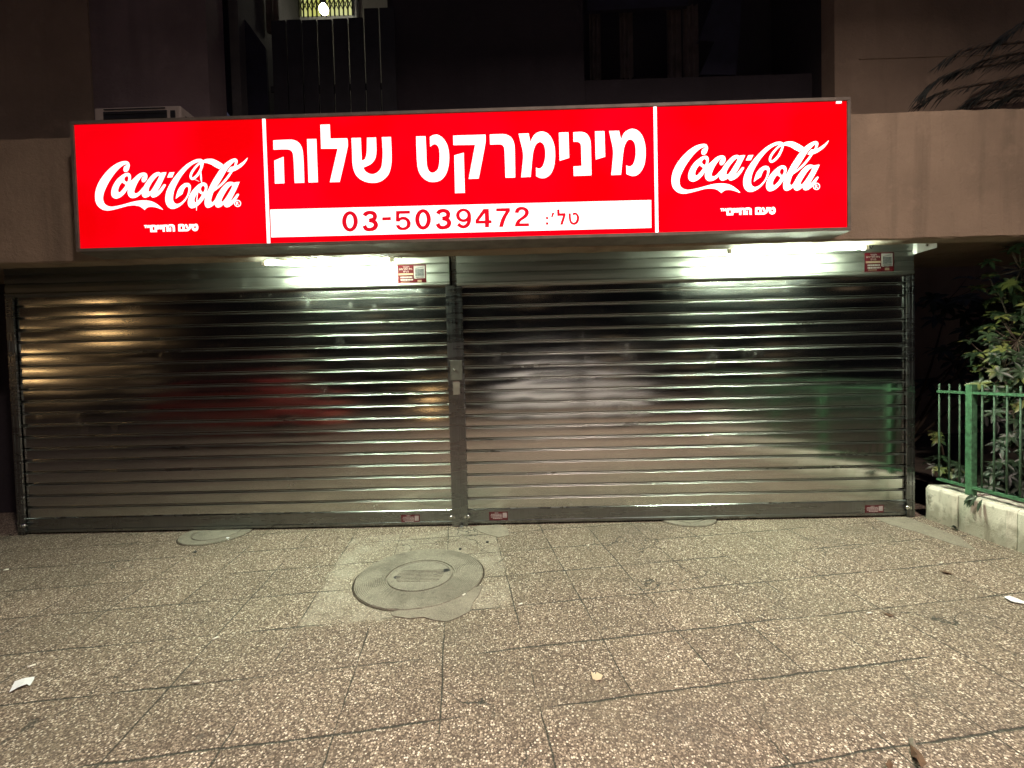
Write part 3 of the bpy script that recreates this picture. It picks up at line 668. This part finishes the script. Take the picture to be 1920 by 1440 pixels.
# telephone strip and number
s0, s1, s2, s3 = c6(133, 1000), c6(142, 1256), c7(1778, 1168), c7(1776, 912)
mb = MB(); fill(mb, [[(p[0], p[1]) for p in (s0, s1, s2, s3)]], lambda x, z: (x, z), SY-.0016); mb.build('number_strip', M['white'], PM)
DG = []
zero = lambda cx, cy: DG.append([ell(cx, cy, 79, 103), ell(cx, cy, 36, 68)])
def three(dx, dy):
    DG.append([ribbon([(x+dx, y+dy, w*1.18) for x, y, w in ((233,106,36),(250,83,34),(290,73,30),(326,85,34),(338,112,36),(326,140,34),(278,152,28))])])
    DG.append([ribbon([(x+dx, y+dy, w*1.18) for x, y, w in ((278,153,28),(326,163,34),(347,195,38),(332,228,36),(290,244,30),(250,236,33),(231,204,36))])])
zero(88, 162); three(0, 0); DG.append([[(410,122),(497,118),(497,150),(410,153)]])
DG.append([smooth([(548,58,'c'),(686,54,'c'),(688,84,'c'),(583,87,'c'),(580,128,'c'),(610,115),(650,120),(685,150),(695,185),(685,220),(650,245),(615,250),(570,240),(545,200,'c'),(583,197,'c'),(595,216),(620,223),(648,210),(657,185),(648,157),(620,145),(597,150),(583,165,'c'),(546,163,'c')])])
zero(818, 142); three(732, -19)
DG.append([ell(1222, 101, 75, 68), ell(1222, 101, 39, 40)]); DG.append([ribbon([(1279,98,36),(1281,145,37),(1265,192,38),(1230,216,32),(1195,210,33),(1168,188,36)])])
DG.append([[(1420,38),(1475,36),(1480,150),(1503,150),(1503,180),(1478,182),(1477,220),(1436,222),(1437,183),(1342,185),(1342,150)], [(1434,80),(1375,155),(1437,153)]])
DG.append([smooth([(1548,32,'c'),(1685,28,'c'),(1687,60,'c'),(1655,110),(1632,165),(1618,217,'c'),(1577,218,'c'),(1595,150),(1620,100),(1645,62,'c'),(1548,62,'c')])])
DG.append([smooth([(1735,76,'c'),(1745,40),(1775,20),(1815,17),(1855,32),(1875,65),(1868,100),(1840,130),(1800,155),(1782,182,'c'),(1877,180,'c'),(1878,210,'c'),(1735,213,'c'),(1740,185),(1760,150),(1800,120),(1832,90),(1835,65),(1822,50),(1800,47),(1780,58),(1773,78,'c')])])
mb = MB(); c5 = conv_zoom(5.3333, 640, 385)
for k, s in enumerate(DG): fill(mb, s, c5, SY-.0032-.0002*(k % 2))
TEL = [[[(805,1068),(828,1068),(828,1088),(805,1088)]], [[(805,1118),(828,1118),(828,1140),(805,1140)]], [[(862,1030),(885,1030),(868,1070),(852,1070)]],
 [[(908,1000),(930,998),(932,1035),(985,1033),(987,1055),(960,1140),(935,1140),(962,1058),(910,1060)]],
 [smooth([(1013,1035,'c'),(1035,1035,'c'),(1037,1085),(1045,1112),(1065,1120),(1083,1105),(1090,1075),(1085,1055),(1075,1048),(1055,1054,'c'),(1053,1032,'c'),(1080,1028),(1105,1050),(1113,1080),(1105,1115),(1080,1138),(1055,1140),(1030,1125),(1018,1090)])]]
for s in TEL: fill(mb, s, c7, SY-.0032)
mb.build('number_lettering', M['redtxt'], PM)

# ------------------------------------------------------------------ fluorescent lamps under the canopy
def tube_lamp(xa, xb, y, z, label):
    T = thing('fluorescent_lamp', label, 'lamp', ((xa+xb)/2, y, z), 'bare fluorescent tubes under the canopy')
    MB().tube([(xa+.03, y, z), (xb-.03, y, z)], .0145, 14).build('tube', M['tube'], T)
    MB().box(xa, xb, y-.02, y+.02, z+.072, z+.118).build('batten', M['batten'], T)
    for x in (xa, xb): MB().box(x-.014, x+.03*(1 if x == xa else 1)-.012, y-.018, y+.018, z-.022, z+.071).build('lamp_holder', M['batten'], T)
    MB().tube([(xb+.02, y+.02, z+.1), (xb+.05, y+.03, z+.03), (xb+.075, y+.03, z-.005), (xb+.1, y+.02, z+.05), (xb+.13, y+.02, z+.12)], .005, 6).build('cable', M['black'], T)
    return T
tube_lamp(-1.66, -.49, -.41, 2.61, 'lit bare fluorescent tube over the left shutter, cable at its right end')
tube_lamp(2.58, 3.80, -.41, 2.602, 'lit bare fluorescent tube over the right shutter, near the canopy end')
J = thing('hood_bracket', 'small pale end bracket of the shutter hood under the canopy at the right', 'bracket', (4.62, -.1, 2.7))  # pale end bracket of the right shutter hood
b = MB(); b.prism([(4.55, -.1, 2.754), (4.74, -.1, 2.754), (4.74, -.1, 2.665), (4.55, -.1, 2.615)], (0, .16, 0)); b.build('box', M['batten'], J)
b = MB(); b.tube([(4.64, -.106, 2.69), (4.64, -.1, 2.69)], .012, 10); b.build('screw', M['lock'], J)

# ------------------------------------------------------------------ air conditioner on the canopy
A = thing('air_conditioner', 'outdoor air conditioner unit standing on the canopy behind the sign', 'air conditioner', (-3, -.05, 3.672))
ax0, ax1, az = onY(176, 205, -.15).x, onY(338, 205, -.15).x, onY(310, 198, -.15).z
MB().box(ax0, ax1, -.15, .18, 3.73, az).build('casing', M['ac'], A, .015)
g0, g1 = onY(194, 205, -.15).x, onY(313, 205, -.15).x
b = MB(); b.box(g0, g1, -.156, -.1505, 3.8, az-.045); b.box(g1+.035, ax1-.05, -.156, -.1505, az-.16, az-.05); b.box(g1+.035, ax1-.05, -.156, -.1505, az-.29, az-.185); b.box(ax1+.0005, ax1+.005, -.09, .1, 3.82, az-.07); b.build('grille', M['black'], A)
b = MB()
for i in range(9): b.box(g0+.01, g1-.01, -.162, -.157, 3.83+i*.045, 3.838+i*.045)
b.build('grille_bars', M['iron'], A)
for x in (ax0+.08, ax1-.08): MB().box(x-.03, x+.03, -.13, .15, 3.673, 3.729).build('foot', M['iron'], A)

# ------------------------------------------------------------------ manholes
def ring(mb, c, r0, r1, z0, z1, n=72, jag=0.):
    prof = [(r0, z0), (r0, z1), (r1, z1), (r1+.004, z0)]
    vs = []; fs = []
    J_ = [1+random.uniform(-jag, jag) for _ in range(n)]
    for r, z in prof:
        for k in range(n):
            q = 2*math.pi*k/n; rr = r*(J_[k] if r >= r1 else 1); vs.append((c[0]+rr*math.cos(q), c[1]+rr*math.sin(q), z))
    for i in range(3):
        for k in range(n): fs.append((i*n+k, i*n+(k+1) % n, (i+1)*n+(k+1) % n, (i+1)*n+k))
    mb.add(vs, fs)
def manhole(c, ro, ri, label, detail=True):
    T = thing('manhole', label, 'manhole', (c[0], c[1], 0), 'manholes in front of the shutters')
    b = MB(); ring(b, c, ri+.008, ro, .0, .011, 90, .006); b.build('collar', M['conc'], T)
    b = MB(); ring(b, c, ro+.002, ro+.011, .0, .0022, 90, .004); b.build('edge_gap', M['soil'], T)
    b = MB(); b.lathe([(ri+.008, .0005), (ri-.004, .0005), (ri-.006, .012), (ri-.02, .0135), (ri-.024, .009), (.001, .009)], (c[0], c[1], 0), 72); L = b.build('lid', M['lid'], T)
    if detail:
        b = MB()
        for k in range(9):
            y = c[1]-.1+.022*k; w = math.sqrt(max(0, (ri*.72)**2-(y-c[1])**2)); b.box(c[0]-w, c[0]+w, y-.004, y+.004, .009, .0122)
        b.build('tread_ribs', M['lid'], L)
        b = MB()
        for sx, sy in ((-.17, -.03), (.19, .07)): b.lathe([(.028, .0096), (.001, .0096)], (c[0]+sx, c[1]+sy, 0), 14)
        b.prism([(c[0]+x, c[1]+y, .0098) for x, y in ((.1, .0), (.16, .045), (.21, .08), (.225, .06), (.17, .03), (.12, -.01))], (0, 0, .0004))
        b.build('lifting_hole', M['black'], L)
    return T
MC = (-.153, -1.08)
manhole(MC, .48, .25, 'round concrete manhole with a broken rim, in front of the left shutter')
manhole((-2.44, -.075), .315, .215, 'smaller manhole half under the left shutter, dark gap round its lid', False)
manhole((2.35, .13), .3, .2, 'manhole edge peeping out below the right shutter', False)
# mortar beside the big manhole
pts = [(866,1146),(905,1100),(893,1120),(885,1145),(862,1160),(838,1167),(812,1163),(795,1158),(770,1160),(735,1157),(740,1146),(780,1146),(820,1143)]
pts = [(905,1098),(899,1115),(886,1132),(880,1148),(861,1158),(838,1167),(814,1164),(793,1158),(768,1161),(736,1156),(732,1149),(760,1144),(800,1138),(850,1125),(890,1103)]
b = MB(); b.prism([onG(x, y, .0) for x, y in pts], (0, 0, .006)); tag(b.build('mortar_patch', M['mortar']), 'ragged grey mortar patch along the near rim of the big manhole', 'mortar patch')
pts = [(884,988),(935,984),(952,992),(955,1004),(935,1008),(915,1003),(900,998)]
b = MB(); b.prism([onG(x, y, .0) for x, y in pts], (0, 0, .005)); tag(b.build('mortar_patch', M['mortar']), 'pale mortar smear on the paving at the foot of the middle post', 'mortar patch')
pts = [(1638,971),(1700,970),(1740,985),(1800,1008),(1830,1032),(1790,1022),(1720,998),(1670,985)]
b = MB(); b.prism([onG(x, y, .0) for x, y in pts], (0, 0, .004)); tag(b.build('mortar_patch', M['mortar']), 'grey mortar strip running along the foot of the garden wall', 'mortar patch')

# ------------------------------------------------------------------ garden wall and fence on the right
GW = thing('garden_wall', 'low wall of stained limestone blocks under the green fence', 'wall', (4.75, -1.6, 0))
yb = [-.06]
for px in (1794, 1905): yb.append(on(px, 1000, 0, 4.66).y)
while yb[-1] > -5: yb.append(yb[-1]-.47-random.uniform(-.02, .02))
b = MB(); rb = random.Random(3)
for i in range(len(yb)-1):
    ya, yc = yb[i+1]+.004, yb[i]-.004; h = .335+rb.uniform(-.008, .008); n = 7; vs = []; fs = []
    prof = [(0, .0), (.004, .1), (.0, .2), (.002, h-.03), (.012, h-.008), (.03, h), (.24, h-.004), (.24, 0)]
    off = rb.uniform(-.006, .006)
    for k in range(n+1):
        y = yc+(ya-yc)*k/n; e = .01 if k in (0, n) else 0
        for dx, z in prof: vs.append((4.66+off+dx+e*(1 if dx < .1 else 0)+rb.uniform(-.003, .003), y, z+(rb.uniform(-.005, .005) if z > .2 else 0)))
    m = len(prof)
    for k in range(n):
        for j in range(m): fs.append((k*m+j, k*m+(j+1) % m, (k+1)*m+(j+1) % m, (k+1)*m+j))
    fs += [tuple(range(m)), tuple(n*m+j for j in range(m))[::-1]]
    b.add(vs, fs)
b.build('stone_blocks', M['stone'], GW)
b = MB(); b.box(4.68, 4.88, yb[-1]+.01, -.07, 0, .31); b.build('mortar_core', M['mortar'], GW)

FX = 4.74
FN = thing('metal_fence', 'green painted metal railing on top of the low limestone wall', 'fence', (FX, -1.6, .33))
def fz(px, py): return on(px, py, 0, FX)
ztop, zbot = fz(1785, 734).z, fz(1820, 912).z
yp = fz(1821, 800).y
def hbox(mb, cx, cy, w, z0, z1): mb.box(cx-w/2, cx+w/2, cy-w/2, cy+w/2, z0, z1)
for y in (yp, yp-1.05, yp-2.1, yp-3.15):
    b = MB(); hbox(b, FX, y, .055, .3, fz(1821, 721).z); b.build('post', M['green'], FN, .004)
for z, h in ((ztop, .016), (zbot, .016)):
    MB().box(FX-.02, FX+.02, -5, -.12, z-h, z+h*.4).build('rail', M['green'], FN)
y0 = fz(1761, 800).y; stp = (y0-fz(1799.3, 800).y)/2
k = 0
y = y0
while y > -4.9:
    if min(abs(y-q) for q in (yp, yp-1.05, yp-2.1, yp-3.15)) > .045 and y < -.1:
        b = MB(); b.tube([(FX, y, zbot-.008), (FX, y, ztop+.07)], .0072, 8); b.build('bar', M['green_bar'], FN)
    y -= stp

# ------------------------------------------------------------------ plants
def leaf(mb, p, d, up, L, Wd, droop=.25):
    d = Vector(d).normalized(); s = d.cross(Vector(up)).normalized(); n = s.cross(d)
    P = Vector(p); a = []
    for t, w in ((0, .08), (.25, .75), (.5, 1), (.78, .65), (1, .02)):
        c = P+d*(L*t)-Vector((0, 0, 1))*(droop*L*t*t); a.append((c-s*(Wd*w/2)+n*(Wd*.16*w), c, c+s*(Wd*w/2)+n*(Wd*.16*w)))
    vs = [v for r in a for v in r]; fs = []
    for i in range(4): fs += [(i*3, i*3+1, i*3+4, i*3+3), (i*3+1, i*3+2, i*3+5, i*3+4)]
    mb.add(vs, fs, True)
def whorl(mb, p, axis, n, L, Wd, rnd):
    ax = Vector(axis).normalized(); u = ax.orthogonal().normalized(); v = ax.cross(u); q0 = rnd.uniform(0, 6)
    for k in range(n):
        q = q0+2*math.pi*k/n; d = u*math.cos(q)+v*math.sin(q)+ax*rnd.uniform(.05, .4)
        leaf(mb, p, d, ax, L*rnd.uniform(.75, 1.1), Wd*rnd.uniform(.8, 1.1), rnd.uniform(.15, .5))
def shrub(name, label, base, clumps, mat, seed, L=.14, Wd=.05, group='garden shrubs behind the fence'):
    rnd = random.Random(seed); T = thing(name, label, 'shrub', base, group); st = MB(); fo = MB()
    for (c, r, n) in clumps:
        c = Vector(c); mid = (Vector(base)+c)/2+Vector((rnd.uniform(-.1, .1), rnd.uniform(-.1, .1), .1))
        st.tube([base, mid, c], [.02, .014, .007], 7)
        for _ in range(n):
            while True:
                o = Vector((rnd.uniform(-1, 1), rnd.uniform(-1, 1), rnd.uniform(-1, 1)))
                if o.length < 1: break
            p = c+o*r; st.tube([c, c+o*r*.5+Vector((0, 0, -.02)), p], [.006, .005, .003], 5)
            whorl(fo, p, o*.6+Vector((-.25, -.55, .75)), rnd.choice((5, 6, 7)), L, Wd, rnd)
    st.build('stem', M['bark'], T); fo.build('foliage', mat, T, fixn=False); return T
q = lambda px, py, y: onY(px, py, y)
shrub('shrub', 'tall shrub with yellow flecked leaves at the right edge above the fence', (5.75, -.25, .3),
      [(q(1908, 640, -.1), .3, 24), (q(1882, 690, -.15), .24, 20), (q(1918, 725, -.2), .24, 16), (q(1892, 612, .1), .3, 20), (q(1852, 665, .1), .22, 12), (q(1960, 600, -.1), .35, 16), (q(1925, 560, .2), .3, 14), (q(1915, 505, .1), .3, 12), (q(1875, 555, .2), .25, 9)], M['leaf'], 5, .105, .04)
shrub('shrub', 'dark leafy shrub behind the bars right of the green post', (5.35, -.35, .3),
      [(q(1885, 880, -.3), .13, 12), (q(1908, 820, -.28), .17, 14), (q(1868, 900, -.28), .11, 9), (q(1912, 905, -.35), .12, 9), (q(1900, 770, -.2), .15, 9), (q(1935, 850, -.35), .18, 8)], M['leafd'], 11, .095, .034)
shrub('shrub', 'low plant with pale leaves at the foot of the fence by the shutter', (5.05, .1, .3),
      [(q(1762, 868, .07), .08, 9), (q(1788, 880, .05), .08, 9), (q(1754, 815, .08), .05, 4), (q(1803, 888, .0), .06, 7)], M['leaf'], 17, .075, .03)
shrub('shrub', 'dim tall shrub deep in the dark garden behind the fence', (5.9, 1.6, .3),
      [(q(1850, 600, 1.5), .5, 16), (q(1900, 530, 1.4), .5, 16), (q(1790, 680, 1.7), .45, 12), (q(1860, 720, 1.5), .5, 14), (q(1780, 560, 2.0), .4, 10)], M['leafd'], 23, .2, .07)
T = thing('weed', 'small leafy sprig hanging over the top of the limestone wall', 'weed', on(1832, 935, 0, 4.66))
rn = random.Random(2); fo = MB(); p = on(1833, 932, 0, 4.655)
for k in range(7): leaf(fo, p+Vector((-.01, rn.uniform(-.05, .05), rn.uniform(-.01, .02))), (-.5, rn.uniform(-1, 1), rn.uniform(-1, -.1)), (-1, 0, .3), .085, .03, .5)
fo.build('foliage', M['leafd'], T, fixn=False); b = MB(); b.tube([p+Vector((.06, 0, .02)), p], .004, 5); b.build('stem', M['bark'], T)
T = thing('weed', 'tiny weed growing at the foot of the limestone wall', 'weed', on(1792, 1000, 0, 4.65)); p = on(1792, 997, 0, 4.64); p.z = .012; fo = MB()
for k in range(9): leaf(fo, p, (rn.uniform(-1, .3), rn.uniform(-1, 1), rn.uniform(.2, .8)), (0, 0, 1), .055, .02, .4)
fo.build('foliage', M['leafd'], T, fixn=False)
# drooping tree, upper right
TT = thing('drooping_tree', 'dark drooping tree hanging over the canopy at the upper right', 'tree', (7.4, .05, .3))
br = MB(); fo = MB(); rn = random.Random(9)
br.tube([(7.4, -.2, .3), (7.3, -.15, 2.0), (7.2, -.8, 2.9), (7.1, -.75, 3.9), (6.7, -.2, 4.6)], [.13, .11, .1, .08, .05], 10)
ARCS = [[(1985,70),(1920,79),(1860,84),(1801,97),(1763,119)], [(1985,100),(1920,112),(1874,119),(1793,133),(1752,154),(1725,180)], [(1985,125),(1920,141),(1860,155),(1793,166),(1757,177),(1729,194)],
        [(1985,165),(1920,178),(1887,183),(1847,189),(1803,201)], [(1985,20),(1930,38),(1905,52),(1880,71),(1862,84)], [(1985,85),(1930,98),(1890,103),(1850,112),(1815,128),(1790,137)], [(1985,140),(1930,155),(1890,163),(1850,172),(1822,186)], [(1985,150),(1940,167),(1905,172),(1880,188),(1860,199)]]
for i, arc in enumerate(ARCS):
    y = -.05+.05*(i % 4)-.1; P = [onY(a, c, y) for a, c in arc]; P = [Vector((6.75, -.15, 4.5))]+P
    br.tube(P, [.025]+[.012-.008*k/len(P) for k in range(len(P)-1)], 5)
    for k in range(1, len(P)-1):
        n = 26
        for j in range(n):
            t = (j+rn.random())/n; p = P[k].lerp(P[k+1], t); d = (P[k+1]-P[k]).normalized()
            leaf(fo, p+Vector((0, rn.uniform(-.05, .05), rn.uniform(-.02, .02))), d+Vector((rn.uniform(-.25, .1), rn.uniform(-.4, .4), rn.uniform(-.35, .22))), (0, -.6, .8), rn.uniform(.09, .17), rn.uniform(.007, .013), rn.uniform(.1, .5))
br.build('branches', M['bark'], TT); fo.build('foliage', M['needle'], TT, fixn=False)
a0 = onY(1790, 191, -.35); b = MB(); rn = random.Random(4)
b.lathe([(.001, -.05), (.03, -.045), (.048, -.02), (.052, .005), (.042, .035), (.02, .05), (.001, .053)], (a0.x, -.35, 3.672+.05), 14)
b.v = [(x+rn.uniform(-.004, .004), y+rn.uniform(-.004, .004), z) for x, y, z in b.v]; tag(b.build('stone', M['pebble']), 'small pale stone on the canopy edge below the drooping branches', 'stone')

# ------------------------------------------------------------------ litter
def flat(name, pts, mat, label, cat, h=.012, group=None, seed=0):
    rn = random.Random(seed); P = [onG(x, y, .004) for x, y in pts]; c = sum(P, Vector())/len(P); n = len(P)
    vs = [p+Vector((0, 0, rn.uniform(0, h))) for p in P]+[c+Vector((0, 0, h*.8))]; lo = [v-Vector((0, 0, .0012)) for v in vs]
    fs = [(i, (i+1) % n, n) for i in range(n)]; m = n+1
    fs += [(m+(i+1) % n, m+i, m+n) for i in range(n)]+[(i, m+i, m+(i+1) % n, (i+1) % n) for i in range(n)]
    b = MB(); b.add(vs+lo, fs); return tag(b.build(name, mat), label, cat, group)
flat('paper_scrap', [(17,1299),(28,1282),(48,1275),(65,1270),(64,1276),(56,1288),(50,1286),(34,1293)], M['paper'], 'creased white paper scrap lying at the left edge of the paving', 'litter', .016, None, 1)
flat('paper_scrap', [(1882,1122),(1893,1120),(1922,1128),(1924,1133),(1896,1130)], M['paper'], 'white paper scrap on the paving near the garden wall', 'litter', .012, None, 2)
flat('card_scrap', [(1108,1260),(1117,1266),(1119,1261),(1130,1268),(1127,1276),(1118,1276),(1111,1272)], M['card'], 'torn beige piece of card on the paving in the middle foreground', 'litter', .01, None, 3)
flat('foil_scrap', [(422,1008),(428,1006),(433,1009),(428,1013),(421,1012)], M['paper'], 'tiny white crumpled scrap on the smaller manhole', 'litter', .014, None, 4)
flat('dry_leaf', [(1706,1404),(1716,1412),(1728,1424),(1738,1445),(1728,1450),(1718,1434),(1708,1418)], M['kraft'], 'curled dark brown dry leaf at the bottom edge of the picture', 'leaf', .03, None, 5)
flat('dry_leaf', [(1660,1440),(1667,1430),(1675,1438),(1670,1450)], M['kraft'], 'small dry leaf tip at the bottom edge left of the curled leaf', 'leaf', .02, None, 6)
flat('dry_leaf', [(1654,1149),(1664,1151),(1678,1155),(1668,1156)], M['kraft'], 'narrow dry leaf on the paving right of the middle', 'leaf', .012, None, 7)
flat('dry_leaf', [(1762,1072),(1772,1070),(1787,1077),(1776,1077)], M['kraft'], 'thin dry leaf on the paving beside the garden wall', 'leaf', .012, None, 9)
flat('dry_leaf', [(1704,1386),(1712,1392),(1722,1408),(1716,1412),(1707,1402)], M['mortar'], 'pale grey scrap above the curled dark leaf at the bottom edge', 'leaf', .02, None, 8)
BT = [((976,1135), .6, 'cigarette end on the joint below the big manhole, right side'), ((1093,1215), 1.5, 'cigarette end lying upright to the view in mid pavement'), ((1765,1057), .5, 'cigarette end near the limestone wall'),
      ((1630,1152), .2, 'cigarette end beside the narrow dry leaf'), ((60,1251), .8, 'cigarette end above the white paper scrap at left'), ((870,1117), .9, 'white cigarette end on the manhole rim'), ((1103,1024), .9, 'cigarette end on the paving under the right shutter'), ((368,1281), .1, 'cigarette end on a joint in the left foreground'),
      ((404,1199), .9, 'cigarette end on the paving left of the middle'), ((12,1070), .8, 'cigarette end at the left edge near the shutter')]
proto = None
for (p, a, lab) in BT:
    g = onG(*p)
    if proto is None:
        b = MB(); b.tube([(-.016, 0, .008), (-.002, 0, .0085), (.014, .001, .008)], [.0052, .0056, .005], 8); proto = b.build('cigarette_end', M['butt']); o = proto
    else: o = proto.copy(); COL.objects.link(o)
    o.location = (g.x, g.y, 0); o.rotation_euler = (0, 0, a); tag(o, lab, 'litter', 'cigarette ends on the paving')
PB = [((366,1036), 'black pebble on the paving below the smaller manhole'), ((914,1017), 'black pebble on the paving behind the big manhole, right'), ((863,1030), 'black pebble at the far rim of the big manhole')]
pp = None
for p, lab in PB:
    g = onG(*p)
    if pp is None:
        b = MB(); b.lathe([(.001, -.002), (.012, .0), (.015, .006), (.009, .012), (.001, .013)], (0, 0, 0), 9); pp = b.build('pebble', M['black']); o = pp
    else: o = pp.copy(); COL.objects.link(o)
    o.location = (g.x, g.y, 0); tag(o, lab, 'pebble', 'dark pebbles on the paving')

# ------------------------------------------------------------------ the street behind the photographer (seen only as reflections and light)
def globe_lamp(x, y, h, label, mat, r=.2):
    T = thing('street_lamp', label, 'street lamp', (x, y, 0), 'globe street lamps across the street')
    u = MB(); u.lathe([(.09, 0), (.08, .5), (.045, .55), (.035, h-r), (.07, h-r+.02)], (x, y, 0), 14); u.build('pole', M['iron'], T)
    u = MB(); u.lathe([(max(.001, r*math.sin(t*math.pi/12)), h-r*math.cos(t*math.pi/12)) for t in range(13)], (x, y, 0), 20); u.sm = [True]*len(u.f); u.build('globe', mat, T)
globe_lamp(-16.7, -13.6, 4.0, 'globe street lamp far left across the street', M['globe'])
globe_lamp(-24.5, -17.5, 2.7, 'low globe street lamp at the far left end of the street', M['globe'], .25)
globe_lamp(-2.6, -11.5, .5, 'low bollard lamp behind the photographer', M['globe'], .12)
T = thing('street_lamp', 'tall street lamp with a downward head behind the photographer', 'street lamp', (2.4, -7.2, 0))
u = MB(); u.tube([(2.4, -7.2, 0), (2.4, -7.2, 6.2), (2.4, -6.9, 6.7), (2.4, -5.6, 6.9)], [.09, .06, .05, .04], 10); u.build('pole', M['iron'], T)
u = MB(); lx0, lx1, ly0, ly1, sk = 2.05, 2.75, -5.72, -5.18, .13
u.box(lx0-.02, lx1+.02, ly0-.02, ly1+.02, 6.86, 6.96)
for bx in ((lx0-.02, lx0, ly0-.02, ly1+.02), (lx1, lx1+.02, ly0-.02, ly1+.02), (lx0, lx1, ly0-.02, ly0), (lx0, lx1, ly1, ly1+.02)): u.box(*bx, 6.84-sk, 6.859)
u.build('lamp_head', M['iron'], T)
u = MB(); u.add([(lx0+.01, ly0+.01, 6.84), (lx1-.01, ly0+.01, 6.84), (lx1-.01, ly1-.01, 6.84), (lx0+.01, ly1-.01, 6.84)], [(3, 2, 1, 0)]); u.build('lens', M['lampglow'], T, fixn=False)
def car(label, dx, dy, paint):
    T = thing('parked_car', label, 'car', (-8+dx, -9.2+dy, 0))
    q = lambda pts: [(x+dx, y+dy, z) for x, y, z in pts]
    u = MB(); u.prism(q([(-10.2, -8.4, .35), (-10.25, -8.4, 1.0), (-9.9, -8.4, 1.1), (-9.3, -8.4, 1.55), (-7.6, -8.4, 1.6), (-6.7, -8.4, 1.05), (-5.8, -8.4, .9), (-5.75, -8.4, .35)]), (0, -1.7, 0)); u.build('body', paint, T, .07)
    u = MB(); u.prism(q([(-9.3, -8.38, 1.1), (-9.0, -8.38, 1.46), (-7.7, -8.38, 1.5), (-7.1, -8.38, 1.1)]), (0, -.03, 0)); u.build('window', M['glass'], T)
    for x in (-9.4, -6.7):
        for y in (-8.4, -9.9): u = MB(); u.tube(q([(x, y+.06, .33), (x, y-.18, .33)]), .33, 20); u.build('wheel', M['rubber'], T)
car('red parked car behind the photographer to the left', 1.6, 2.2, M['van'])
car('white parked car behind the photographer to the right', 10.2, .4, M['whitecar'])
OB = thing('opposite_building', 'dim apartment block across the street with a few lit windows', 'building', (0, -26, 0))
MB().box(-45, 45, -34, -26, 0, 14).build('wall', M['farwall'], OB)
rn = random.Random(12)
for i in range(14):
    x = -38+i*5.6; 
    for z in (1.2, 4.4, 7.6):
        if rn.random() < .3:
            u = MB(); u.box(x, x+1.3, -25.99, -25.95, z, z+1.3); u.build('window', M['warmwin'], OB)
